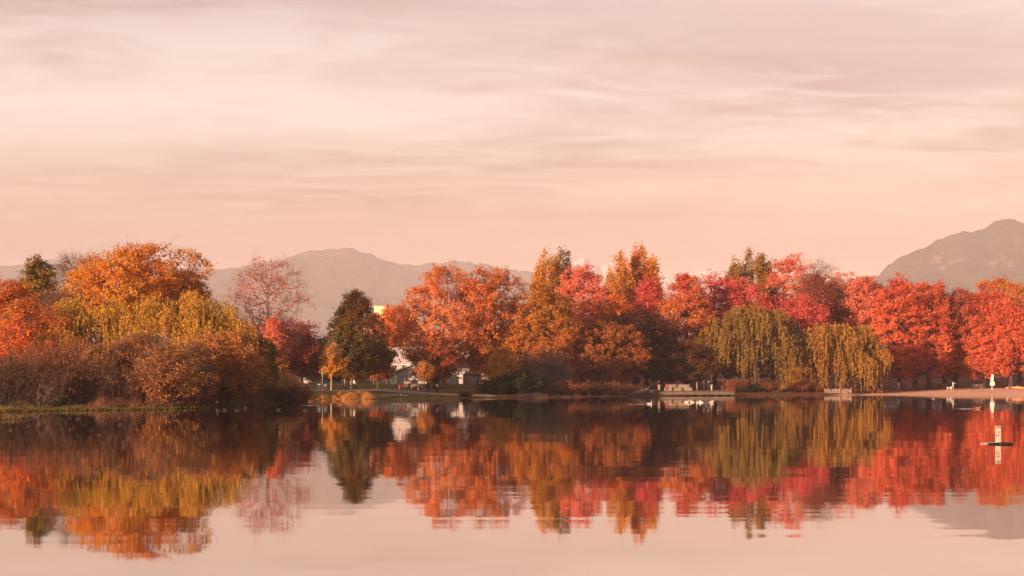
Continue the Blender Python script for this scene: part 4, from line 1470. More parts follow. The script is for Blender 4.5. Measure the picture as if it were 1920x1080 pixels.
def house(name, label, px, D, wpx, base_off, eave_y, ridge_y, dep, wall, roof, ridge='x', wins=(), doors=(), over=0.35, rz=0.0, cat='house', group=None):
    """gabled building; front wall at depth D; rows given in photo pixels"""
    x = PX(px, D)
    g = gz1(x, D) + base_off
    w_ = wpx / FPX * D
    he = PZ(eave_y, D) - g
    hr = PZ(ridge_y, D) - g
    root = empty(name, (x, D, g), rz)
    b = MB()
    if ridge == 'x':
        b.prism([(0, -0.6), (dep, -0.6), (dep, he), (dep / 2, hr - 0.12), (0, he)], 'x', -w_ / 2, w_ / 2)
    else:
        b.prism([(-w_ / 2, -0.6), (w_ / 2, -0.6), (w_ / 2, he), (0, hr - 0.12), (-w_ / 2, he)], 'y', 0, dep)
    b.build('wall', wall, root)
    b = MB()
    t = 0.16
    if ridge == 'x':
        sl = (hr - he) / (dep / 2)
        b.prism([(-over, he - over * sl), (dep / 2, hr), (dep + over, he - over * sl), (dep + over, he - over * sl + t), (dep / 2, hr + t), (-over, he - over * sl + t)], 'x', -w_ / 2 - over, w_ / 2 + over)
    else:
        sl = (hr - he) / (w_ / 2)
        b.prism([(-w_ / 2 - over, he - over * sl), (0, hr), (w_ / 2 + over, he - over * sl), (w_ / 2 + over, he - over * sl + t), (0, hr + t), (-w_ / 2 - over, he - over * sl + t)], 'y', -over, dep + over)
    rf = b.build('roof', roof, root)
    # fascia boards
    b = MB()
    if ridge == 'x':
        b.box((0, -over - 0.03, he - over * sl + 0.06), (w_ + 2 * over, 0.05, 0.2))
    else:
        ang = math.atan2(hr - he, w_ / 2)
        Lr = math.hypot(w_ / 2 + over, (w_ / 2 + over) * sl)
        for s in (-1, 1):
            b.box((s * (w_ / 2 + over) / 2, -over - 0.03, (hr + he - over * sl) / 2 + 0.05), (Lr, 0.05, 0.2), 0, 0, s * ang)
    b.build('fascia', TRIM, rf)
    for (fx, fz, ww, hh) in wins:
        window(root, fx * w_, fz, ww, hh, 0.0)
    for (fx, ww, hh, kind) in doors:
        if kind == 'garage':
            b = MB()
            b.box((fx * w_ - ww / 2 - 0.06, -0.03, hh / 2), (0.12, 0.1, hh))
            b.box((fx * w_ + ww / 2 + 0.06, -0.03, hh / 2), (0.12, 0.1, hh))
            b.box((fx * w_, -0.032, hh + 0.06), (ww + 0.24, 0.1, 0.12))
            d = b.build('garage_door', TRIM, root)
            nr = 4
            for r in range(nr):
                MB().box((fx * w_, -0.02, (r + 0.5) * hh / nr), (ww - 0.02, 0.05, hh / nr - 0.03), bevel=0.008).build('panel', DOORW, d)
        else:
            b = MB()
            b.box((fx * w_, -0.03, hh / 2), (ww, 0.08, hh), bevel=0.01)
            d = b.build('door', GREEN_F if kind == 'green' else WOOD_D, root)
            MB().ball((fx * w_ + ww * 0.38, -0.09, hh * 0.48), (0.05, 0.05, 0.05)).build('handle', METAL, d)
    tag(root, label, cat, group)
    return root


house('garage', 'grey white garage with gable front and wide door beside the coral maple', 772, 262, 62, -0.1, 697, 684, 6.5, WALL_W, ROOF_P, 'y',
      wins=(), doors=((-0.06, 3.5, 1.75, 'garage'),), cat='garage')
house('house', 'house with pale sunlit shingle roof and balcony behind the garage', 748, 284, 84, -0.1, 682, 651, 9.0, WALL_C, ROOF_P, 'x',
      wins=((-0.30, 2.9, 1.0, 1.3), (-0.1, 2.9, 1.0, 1.3), (0.12, 2.9, 1.0, 1.3), (0.30, 2.9, 1.0, 1.3)), doors=((0.02, 1.0, 2.0, 'wood'),))
house('house', 'house showing only a dark gabled roof above the pale roofed one', 742, 306, 58, -0.1, 672, 640, 10.0, WALL_G, ROOF_D, 'x', wins=((0.1, 4.5, 1.0, 1.2), (-0.2, 4.5, 1.0, 1.2)))
house('garage', 'low white garage with dark roof right of the grey white garage', 838, 268, 60, -0.1, 699, 693, 6.0, WALL_W, ROOF_P, 'x',
      doors=((-0.2, 2.3, 1.35, 'garage'), (0.25, 2.3, 1.35, 'garage')), cat='garage')
house('garage', 'low white garage at the left end of the red lawn', 898, 272, 56, -0.1, 699, 692, 6.0, WALL_W, ROOF_P, 'x', doors=((-0.1, 2.4, 1.3, 'garage'),), cat='garage')
house('house', 'white house behind the trunk of the coral orange maple', 866, 300, 80, -0.1, 688, 652, 9.0, WALL_W, ROOF_P, 'y',
      wins=((-0.25, 4.4, 1.1, 1.2), (0.2, 4.4, 1.1, 1.2), (-0.25, 2.0, 1.1, 1.2), (0.25, 2.0, 1.1, 1.2)))
house('house', 'low sunlit house half hidden behind the bronze green maple', 646, 276, 90, -0.1, 698, 684, 7.0, WALL_C, ROOF_D, 'x', wins=((-0.1, 1.3, 1.1, 0.9), (0.25, 1.3, 1.1, 0.9)), doors=((0.05, 0.9, 1.7, 'wood'),))
house('house', 'pale house glimpsed under the russet round tree', 1176, 352, 66, -0.1, 698, 680, 8.0, WALL_W, ROOF_D, 'x', wins=((-0.3, 1.4, 1.2, 1.1), (0.1, 1.4, 1.2, 1.1)), doors=((-0.1, 0.9, 1.9, 'wood'),))
house('house', 'pale house glimpsed behind the timber landing', 1310, 360, 90, -0.1, 694, 676, 8.0, WALL_G, ROOF_D, 'x', wins=((-0.2, 1.6, 1.2, 1.1), (0.2, 1.6, 1.2, 1.1)))
house('house', 'grey house behind the two willows', 1480, 362, 110, -0.1, 694, 674, 8.0, WALL_G, ROOF_D, 'x', wins=((-0.2, 1.6, 1.2, 1.1), (0.15, 1.6, 1.2, 1.1)), doors=((0.0, 0.9, 1.9, 'wood'),))
house('house', 'grey walled house behind the white sign at right', 1876, 352, 66, -0.1, 688, 670, 9.0, WALL_G, ROOF_D, 'x', wins=((0.0, 1.95, 2.0, 1.2), (-0.3, 1.95, 1.2, 1.2)), doors=((0.3, 0.9, 1.9, 'wood'),))
house('house', 'shaded brown house behind the beach walkers', 1720, 364, 120, -0.1, 692, 672, 9.0, WALL_G, ROOF_D, 'x', wins=((-0.2, 1.6, 1.2, 1.1), (0.2, 1.6, 1.2, 1.1)))
house('house', 'pink grey house glimpsed behind the grey brown bare bush', 1030, 300, 100, -0.1, 697, 678, 8.0, WALL_W, ROOF_D, 'x', wins=((-0.25, 1.5, 1.2, 1.1), (0.15, 1.5, 1.2, 1.1)), doors=((-0.05, 0.9, 1.9, 'wood'),))


def apartment_block():
    D = 620.0
    x = PX(714, D)
    g = gz1(x, D)
    top = PZ(574, D) - g
    sh = PZ(592, D) - g
    root = empty('apartment_building', (x, D, g))
    MB().box((0, 8, sh / 2), (15, 16, sh)).build('wall', WALL_C, root)
    MB().box((0, 8, sh + 0.15), (15.6, 16.6, 0.3)).build('roof', ROOF_P, root)
    MB().box((0, 6, (sh + 0.3 + top) / 2), (6.4, 8, top - sh - 0.3)).build('penthouse', WALL_Y, root)
    MB().box((0, 6, top + 0.1), (6.8, 8.4, 0.2)).build('parapet', WALL_Y, root)
    for fl in range(2, 9):
        for k in range(4):
            window(root, -5.4 + k * 3.6, fl * 3.0 + 1.2, 1.6, 1.5, 0.0, 0.12, False)
    tag(root, 'pale yellow top of an apartment block over the red orange maple', 'building')


apartment_block()


def post(name, label, px, D, top_y, r=0.05, mat=None, cat='post', group=None, cap=True, arm=None):
    x = PX(px, D)
    g = gz1(x, D)
    h = PZ(top_y, D) - g
    root = empty(name, (x, D, g))
    MB().tube([(0, 0, -0.1), (0, 0, h * 0.6), (0, 0, h)], [r, r * 0.95, r * 0.85], 8).build('shaft', mat or METAL, root, True)
    MB().tube([(0, 0, -0.05), (0, 0, 0.10)], [r * 1.9, r * 1.6], 8).build('footing', METAL, root)
    if cap:
        MB().ball((0, 0, h + r * 0.3), (r * 1.2, r * 1.2, r * 0.9)).build('cap', METAL, root, True)
    if arm:
        MB().tube([(0, 0, h - 0.1), (arm * 0.5, 0, h), (arm, 0, h)], r * 0.7, 6).build('arm', mat or METAL, root)
    tag(root, label, cat, group)
    return root


GP = 'slim posts on the lawn'
post('tree_stake', 'slim stake standing right beside the two bins', 604.5, 209, 691, 0.045, METAL, group=GP)
post('tree_stake', 'low pale stake on the lawn left of the red table', 707.5, 217, 707, 0.05, WOOD_P, group=GP)
post('light_pole', 'slim grey pole left of the grey white garage', 731.5, 246, 688, 0.05, METAL, group=GP)
post('tree_stake', 'pale stake behind the grey bench', 784, 219, 700, 0.06, WOOD_P, group=GP)
post('tree_stake', 'pale stake on the lawn right of the coral maple trunk', 856.5, 215, 702, 0.055, WOOD_P, group=GP)
post('light_pole', 'grey pole among the trunks beside the white sign', 1831, 300, 680, 0.16, WALL_G, group=GP)


def frame_fence(name, label, px0, px1, D, top_y, nposts, rail_rows, group=None, mesh=True):
    x0, x1 = PX(px0, D), PX(px1, D)
    xm = (x0 + x1) / 2
    g = gz1(xm, D)
    root = empty(name, (xm, D, g))
    h = PZ(top_y, D) - g
    for i in range(nposts):
        x = x0 + (x1 - x0) * i / (nposts - 1) - xm
        MB().tube([(x, 0, -0.2), (x, 0, h)], 0.05, 6).build('post', METAL, root)
    for r in rail_rows:
        z = PZ(r, D) - g
        MB().tube([(x0 - xm, 0, z), (x1 - xm, 0, z)], 0.035, 6).build('rail', METAL, root)
    if mesh:
        b = MB()
        w_ = x1 - x0
        n = int(w_ / 0.35)
        m = int(h / 0.35)
        for i in range(1, n):
            b.box((x0 - xm + w_ * i / n, 0.02, h / 2), (0.012, 0.012, h))
        for j in range(1, m):
            b.box((0, 0.035, h * j / m), (w_, 0.012, 0.012))
        b.build('wire_mesh', METAL, root)
    tag(root, label, 'fence', group)


frame_fence('backstop_fence', 'tall wire ball field fence behind the tip of the left bank', 558, 600, 250, 681, 4, (681, 693, 711))
frame_fence('backstop_fence', 'tall pale pole frame beside the coral maple trunk', 860, 875, 258, 673, 2, (673, 700), mesh=False)
frame_fence('wire_fence', 'low dark wire fence along the far edge of the lawn', 700, 800, 252, 709, 9, (709, 713))


def low_wall():
    D = 254.0
    x0, x1 = PX(556, D), PX(606, D)
    xm = (x0 + x1) / 2
    g = gz1(xm, D)
    h = PZ(704, D) - g
    root = empty('concrete_wall', (xm, D, g))
    MB().box((0, 0, h / 2 - 0.1), (x1 - x0, 0.25, h + 0.2), bevel=0.02).build('wall_body', WALL_W, root)
    MB().box((0, 0, h + 0.05), (x1 - x0 + 0.1, 0.34, 0.1), bevel=0.02).build('coping', TRIM, root)
    tag(root, 'low pale concrete wall behind the ball field fence', 'wall')
    D = 258.0
    x0, x1 = PX(732, D), PX(745, D)
    xm = (x0 + x1) / 2
    g = gz1(xm, D)
    root = empty('screen_fence', (xm, D, g))
    for i in range(7):
        MB().box((x0 - xm + (x1 - x0) * (i + 0.5) / 7, 0, 0.7), ((x1 - x0) / 7 - 0.02, 0.05, 1.5)).build('board', GREEN_F, root)
    MB().box((0, 0.05, 1.2), (x1 - x0, 0.06, 0.1)).build('rail', GREEN_F, root)
    tag(root, 'dark green board fence at the left side of the grey white garage', 'fence')


low_wall()


# ---- bins, benches, table
def bin_(label, px, D, mat, group, w_=0.62, h_=1.15, name='wheelie_bin', rz=0.1):
    x = PX(px, D)
    g = gz1(x, D)
    root = empty(name, (x, D, g), rz)
    b = MB()
    b.prism([(-w_ * 0.40, 0.08), (w_ * 0.40, 0.08), (w_ * 0.5, h_ * 0.92), (-w_ * 0.5, h_ * 0.92)], 'y', -w_ * 0.5, w_ * 0.5)
    b.build('body', mat, root)
    MB().box((0, -0.02, h_ * 0.95), (w_ * 1.12, w_ * 1.15, 0.08), rx=0.04, bevel=0.02).build('lid', mat, root)
    for s in (-1, 1):
        MB().tube([(s * w_ * 0.42, w_ * 0.42, 0.1), (s * w_ * 0.54, w_ * 0.42, 0.1)], 0.1, 10).build('wheel', METAL_D, root)
    MB().box((0, -w_ * 0.53, h_ * 0.72), (w_ * 0.45, 0.02, h_ * 0.14)).build('sticker', simple_mat('sticker_grey', (0.4, 0.38, 0.36), 0.6, 0.05), root)
    tag(root, label, 'bin', group)


bin_('dark bin on the left of the pair beside the path', 598.5, 207.5, PLASTIC_D, 'bins beside the path', 0.72, 1.15)
bin_('dark bin on the right of the pair beside the path', 610.0, 207.2, METAL_D, 'bins beside the path', 0.72, 1.05)


def litter_can(label, px, D):
    x = PX(px, D)
    g = gz1(x, D)
    root = empty('litter_can', (x, D, g))
    for i in range(14):
        a = 2 * math.pi * i / 14
        MB().box((math.cos(a) * 0.3, math.sin(a) * 0.3, 0.5), (0.03, 0.11, 0.92), a).build('slat', METAL_D, root)
    MB().tube([(0, 0, 0.03), (0, 0, 0.9)], 0.26, 14).build('liner', METAL_D, root)
    MB().tube([(0, 0, 0.95), (0, 0, 1.0), (0, 0, 1.06)], [0.34, 0.34, 0.2], 14).build('lid', METAL_D, root)
    tag(root, label, 'bin')


litter_can('dark round litter can on the shore right of the golden willow', 1614, 256)


def bench(label, px, D, mat, rz=0.0, L=1.9, group='park benches'):
    x = PX(px, D)
    g = gz1(x, D)
    root = empty('park_bench', (x, D, g), rz)
    for i in range(3):
        MB().box((0, -0.16 + i * 0.15, 0.45), (L, 0.12, 0.045)).build('seat_slat', mat, root)
    for i in range(3):
        MB().box((0, 0.28 + i * 0.03, 0.60 + i * 0.13), (L, 0.04, 0.11), rx=-0.15).build('back_slat', mat, root)
    for s in (-1, 1):
        b = MB()
        b.box((s * L * 0.38, -0.15, 0.2), (0.07, 0.07, 0.44))
        b.box((s * L * 0.38, 0.22, 0.45), (0.07, 0.07, 0.92), rx=-0.12)
        b.box((s * L * 0.38, 0.03, 0.405), (0.066, 0.4, 0.045))
        b.build('leg', METAL_D if mat is not WOOD_P else WOOD_P, root)
    tag(root, label, 'bench', group)
    return root


bench('grey wooden bench on the lawn beside the path', 781, 213, WOOD_P)
bench('pale bench at the top of the beach left of the white sign', 1833, 268, WOOD_P, 0.1)
bench('bench on which the dark clothed person sits by the red table', 766, 213.5, WOOD_G, 0.0, 1.5)


def picnic_table():
    D = 214.5
    x = PX(754, D)
    g = gz1(x, D)
    root = empty('picnic_table', (x, D, g), 0.15)
    for i in range(4):
        MB().box((0, -0.3 + i * 0.2, 0.74), (1.2, 0.18, 0.045)).build('top_plank', RED_P if i == 0 else WOOD_P, root)
    for s in (-1, 1):
        MB().box((0, s * 0.68, 0.45), (1.2, 0.24, 0.045)).build('seat_plank', RED_P, root)
        b = MB()
        b.box((s * 0.42, -0.3, 0.36), (0.07, 0.09, 0.80), rx=0.45)
        b.box((s * 0.42, 0.3, 0.36), (0.075, 0.09, 0.80), rx=-0.45)
        b.box((s * 0.42 + 0.05, 0, 0.40), (0.05, 1.4, 0.09))
        b.build('leg_frame', WOOD_P, root)
    tag(root, 'small picnic table with red planks beside the path', 'table')


picnic_table()


# ---- the landing
def landing():
    D = 229.0
    x0, x1 = PX(1232, D), PX(1377, D)
    xm = (x0 + x1) / 2
    zt = 0.80
    root = empty('landing_stage', (xm, D, 0.0))
    n = 44
    w_ = (x1 - x0) / n
    rng = random.Random(5)
    for i in range(n):
        MB().box((x0 - xm + (i + 0.5) * w_, 1.3 + rng.uniform(-0.03, 0.03), zt - 0.03 + rng.uniform(-0.006, 0.006)), (w_ - 0.02, 3.0, 0.06)).build('plank', WOOD_G, root)
    for k, z in enumerate((0.30, 0.56)):
        L = (x1 - x0) / 3
        for j in range(3):
            MB().box((x0 - xm + (j + 0.5) * L, -0.16 - 0.02 * k, z), (L - 0.04, 0.12, 0.22), bevel=0.01).build('fascia_board', WOOD_G, root)
    for i in range(10):
        x = x0 - xm + 0.4 + (x1 - x0 - 0.8) * i / 9
        MB().tube([(x, 0.1, -1.2), (x, 0.1, 0.72)], 0.11, 8).build('pile', WOOD_D, root)
    MB().box((0, 2.9, 0.25), (x1 - x0, 0.15, 0.9)).build('back_board', WOOD_D, root)
    for px in (1354, 1364):
        MB().tube([(PX(px, D) - xm, 0.2, 0.75), (PX(px, D) - xm, 0.2, 1.25)], 0.06, 8).build('mooring_post', WOOD_G, root)
    tag(root, 'long grey timber landing stage at the water edge', 'dock')
    D = 233.0
    root = empty('timber_steps', (PX(1272, D), D, 0.0))
    xm = PX(1272, D)
    for (a, b_, z0, z1, y) in ((1246, 1298, 0.75, 1.05, 0.0), (1246, 1298, 1.07, 1.33, 0.06), (1254, 1294, 1.34, 1.56, 0.9), (1254, 1294, 1.58, 1.80, 0.96)):
        xa, xb = PX(a, D) - xm, PX(b_, D) - xm
        MB().box(((xa + xb) / 2, y + 0.12, (z0 + z1) / 2), (xb - xa, 0.24, z1 - z0), bevel=0.015).build('timber', WOOD_P, root)
    xa, xb = PX(1246, D) - xm, PX(1298, D) - xm
    MB().box(((xa + xb) / 2, 0.55, 1.29), (xb - xa - 0.1, 0.66, 0.06)).build('tread', WOOD_G, root)
    xa, xb = PX(1254, D) - xm, PX(1294, D) - xm
    MB().box(((xa + xb) / 2, 1.8, 1.55), (xb - xa - 0.1, 1.4, 0.46)).build('deck', WOOD_G, root)
    tag(root, 'stepped timber seating above the landing stage', 'steps')
    # low timber retaining wall left of the landing
    D = 228.0
    xa, xb = PX(1172, D), PX(1230, D)
    xm = (xa + xb) / 2
    root = empty('retaining_wall', (xm, D, 0.0))
    for z in (0.12, 0.36, 0.60, 0.84):
        MB().box((0, 0.15, z), (xb - xa, 0.16, 0.21), bevel=0.015).build('board', WOOD_G, root)
    for px, t in ((1176, 1.1), (1195, 1.55), (1215, 1.35), (1228, 1.0)):
        MB().tube([(PX(px, D) - xm, 0, -0.8), (PX(px, D) - xm, 0, t)], 0.085, 8).build('post', WOOD_D, root)
    tag(root, 'low timber retaining wall with posts left of the landing stage', 'wall')
    # pinkish timber wall right of the golden willow foot
    D = 244.5
    xa, xb = PX(1546, D), PX(1597, D)
    xm = (xa + xb) / 2
    root = empty('retaining_wall', (xm, D, 0.0))
    for i, z in enumerate((0.14, 0.40, 0.66, 0.90)):
        MB().box((0, 0.15, z), (xb - xa, 0.14, 0.23), bevel=0.015, ry=0.004 * i).build('board', simple_mat('pink_grey_timber', (0.28, 0.19, 0.155), 0.9, 0.12, 2.0), root)
    for px, t in ((1548, 0.95), (1575, 1.22), (1596, 1.30)):
        MB().tube([(PX(px, D) - xm, 0, -0.8), (PX(px, D) - xm, 0, t)], 0.10, 8).build('post', WOOD_P, root)
    tag(root, 'pinkish board retaining wall with posts below the golden willow', 'wall')
    D = 243.0
    xa, xb = PX(1408, D), PX(1424, D)
    xm = (xa + xb) / 2
    root = empty('retaining_wall', (xm, D, 0.0))
    for z in (0.14, 0.38, 0.62):
        MB().box((0, 0.15, z), (xb - xa, 0.14, 0.22), bevel=0.015).build('board', WOOD_P, root)
    MB().tube([(0.2, 0, -0.6), (0.2, 0, 0.85)], 0.08, 8).build('post', WOOD_P, root)
    tag(root, 'short timber wall below the big olive willow', 'wall')


landing()


# ---- white sign on the beach
def beach_sign():
    D = 262.0
    x = PX(1860.5, D)
    g = gz1(x, D)
    root = empty('beach_sign', (x, D, g), 0.25)
    k = FPX / D
    zb = PZ(729, D) - g
    z = lambda r: PZ(r, D) - g
    MB().box((0, 0.06, (z(702) - 0.2) / 2), (0.10, 0.10, z(702) + 0.2)).build('post', WHITE_P, root)
    lo = MB().box((0, -0.06, (z(716) + z(723)) / 2), (0.95, 0.12, z(716) - z(723)), bevel=0.02).build('lower_panel', WHITE_P, root)
    up = MB().box((-0.02, -0.03, (z(707) + z(715.6)) / 2), (0.62, 0.07, z(707) - z(715.6)), bevel=0.015).build('upper_panel', WHITE_P, root)
    tp = MB().box((0.06, -0.03, (z(701.8) + z(706.8)) / 2), (0.52, 0.06, z(701.8) - z(706.8)), bevel=0.015).build('top_panel', WHITE_P, root)
    mk = simple_mat('sign_marks', (0.30, 0.20, 0.14), 0.7, 0.05)
    MB().box((0.10, -0.065, z(703.6)), (0.10, 0.012, 0.16)).build('mark', mk, tp)
    MB().box((-0.02, -0.07, z(712.6)), (0.44, 0.012, 0.05)).build('mark', mk, up)
    MB().box((0.0, -0.125, z(719.5)), (0.04, 0.012, 0.6)).build('seam', simple_mat('sign_seam', (0.66, 0.62, 0.50), 0.7, 0.05), lo)
    tag(root, 'bright white sign on a post at the top of the beach', 'sign')


beach_sign()


def log_pile():
    D = 268.0
    x = PX(1905, D)
    g = gz1(x, D)
    root = empty('beach_log', (x, D, g))
    m = simple_mat('sunlit_log', (0.62, 0.36, 0.16), 0.85, 0.15, 2.0)
    MB().tube([(-1.9, 0, 0.16), (-1.0, 0.05, 0.2), (0.2, -0.03, 0.24), (1.2, 0.06, 0.2), (1.9, 0, 0.14)], [0.12, 0.19, 0.22, 0.19, 0.1], 10).build('trunk', m, root, True)
    MB().tube([(-0.5, 0.2, 0.30), (0.3, 0.25, 0.42), (1.1, 0.2, 0.34)], [0.05, 0.09, 0.04], 8).build('branch', m, root, True)
    MB().tube([(0.2, 0, 0.4), (0.5, -0.1, 0.55)], [0.06, 0.03], 6).build('stub', m, root, True)
    tag(root, 'long sunlit driftwood log at the top of the beach right of the sign', 'log')


log_pile()


# ---- floating marker in the water
def marker_float():
    D = CAM_H * FPX / (833.0 - HOR)
    x = PX(1876, D)
    root = empty('marker_float', (x, D, 0.0), 0.0)
    s = D / FPX
    dark = simple_mat('float_dark', (0.012, 0.011, 0.010), 0.6, 0.2, 6.0)
    grey = simple_mat('float_grey', (0.30, 0.24, 0.21), 0.8, 0.1, 6.0)
    b = MB()
    b.tube([(-0.52, 0, 0.015), (-0.44, 0, 0.02), (0, 0, 0.03), (0.40, 0, 0.03), (0.50, 0, 0.025)], [0.015, 0.035, 0.05, 0.05, 0.02], 10)
    b.build('float_beam', dark, root, True)
    MB().tube([(0.02, -0.02, -0.05), (0.02, -0.02, 0.03), (0.02, -0.02, 0.075)], [0.07, 0.075, 0.05], 10).build('hub', dark, root, True)
    b = MB()
    b.tube([(-0.68, 0.35, 0.01), (-0.3, 0.38, 0.02), (0.35, 0.38, 0.025), (0.44, 0.36, 0.02)], [0.02, 0.05, 0.055, 0.03], 10)
    b.build('rear_beam', grey, root, True)
    for q in (-0.3, 0.3):
        MB().box((q, 0.19, 0.03), (0.07, 0.42, 0.04)).build('cross_beam', grey, root)
    bx = -0.075
    brd = MB().box((bx, 0.05, 0.33), (0.205, 0.05, 0.56), bevel=0.006).build('board', simple_mat('float_board', (0.56, 0.45, 0.39), 0.7, 0.08, 8.0), root)
    MB().box((bx - 0.002, 0.05, 0.665), (0.235, 0.07, 0.115), bevel=0.008).build('cap', grey, root)
    ink = simple_mat('float_ink', (0.07, 0.045, 0.04), 0.8, 0.1)
    f = 0.022
    for (cx, cz, w_, h_) in ((-0.03, 0.475, 0.15, 0.022), (0.035, 0.452, 0.03, 0.03), (-0.025, 0.365, 0.13, 0.022), (0.015, 0.350, 0.05, 0.03),
                             (-0.075, 0.31, 0.024, 0.10), (0.015, 0.312, 0.02, 0.022), (0.015, 0.268, 0.02, 0.022)):
        MB().box((bx + cx, f, cz), (w_, 0.006, h_)).build('mark', ink, brd)
    tag(root, 'floating white marker board on a dark raft in the lake', 'marker buoy')


marker_float()


# ---- cars across the street
def car(label, px, D, paint, group, rz=0.0, van=False, L=4.4):
    x = PX(px, D)
    g = gz1(x, D) + 0.06
    root = empty('parked_car', (x, D, g), rz)
    H = 1.75 if van else 1.48
    prof = [(-L / 2, 0.35), (L / 2, 0.35), (L / 2, 0.72), (L * 0.46, 0.86), (L * 0.24, 0.95), (L * 0.10, H), (-L * 0.34, H + 0.02), (-L * 0.47, 0.98), (-L / 2, 0.80)]
    b = MB()
    b.prism(prof, 'y', -0.86, 0.86)
    bmesh.ops.bevel(b.bm, geom=b.bm.edges[:], offset=0.06, segments=2, affect='EDGES')
    b.build('body', paint, root, True)
    for s in (-1, 1):
        b = MB()
        b.prism([(L * 0.20, 0.98), (L * 0.085, H - 0.1), (-L * 0.02, H - 0.09), (-L * 0.02, 0.98)], 'y', s * 0.865, s * 0.875)
        b.build('side_window', GLASS, root)
        b = MB()
        b.prism([(-L * 0.05, 0.98), (-L * 0.05, H - 0.09), (-L * 0.32, H - 0.08), (-L * 0.42, 0.98)], 'y', s * 0.865, s * 0.875)
        b.build('side_window', GLASS, root)
        for q in (-0.30, 0.31):
            wl = MB().tube([(L * q, s * 0.70, 0.33), (L * q, s * 0.90, 0.33)], 0.33, 16).build('wheel', METAL_D, root)
            MB().tube([(L * q, s * 0.89, 0.33), (L * q, s * 0.915, 0.33)], 0.19, 12).build('rim', METAL, wl)
        MB().box((L * 0.485, s * 0.62, 0.70), (0.09, 0.34, 0.14), bevel=0.02).build('headlight', WHITE_P, root)
        MB().box((-L * 0.492, s * 0.66, 0.78), (0.07, 0.26, 0.16), bevel=0.02).build('tail_light', RED_P, root)
    b = MB()
    b.box((L * 0.172, 0, (0.95 + H) / 2 + 0.02), (0.03, 1.46, 0.66), ry=-0.98)
    b.build('windscreen', GLASS, root)
    tag(root, label, 'car', group)


CARW = simple_mat('car_white', (0.62, 0.60, 0.60), 0.3, 0.02, 1.0, spec=0.5)
CARB = simple_mat('car_blue_grey', (0.20, 0.22, 0.27), 0.3, 0.03, 1.0, 0.3, spec=0.5)
CARD = simple_mat('car_dark', (0.05, 0.05, 0.055), 0.3, 0.03, 1.0, spec=0.5)
CARR = simple_mat('car_pink_red', (0.35, 0.12, 0.11), 0.35, 0.03, 1.0, spec=0.5)
GC = 'cars parked along the street'
car('white hatchback beside the leaning maple trunk', 1666, 340, CARW, GC, 0.5, L=4.0)
car('white van between the two clipped hedges', 1748, 340, CARW, GC, math.pi + 0.05, True)
car('blue grey car at the right behind the straight trunk', 1905, 340, CARB, GC, 0.05, True)
car('dark car partly hidden behind the slanted trunk', 1795, 341, CARD, GC, 0.05)
car('white car glimpsed behind the dock walkers', 1322, 341, CARW, GC, 0.0)
car('dark car glimpsed between the two willows', 1482, 341, CARD, GC, 0.0)
car('pinkish car glimpsed behind the grey brown bare bush', 1012, 282, CARR, GC, math.pi)
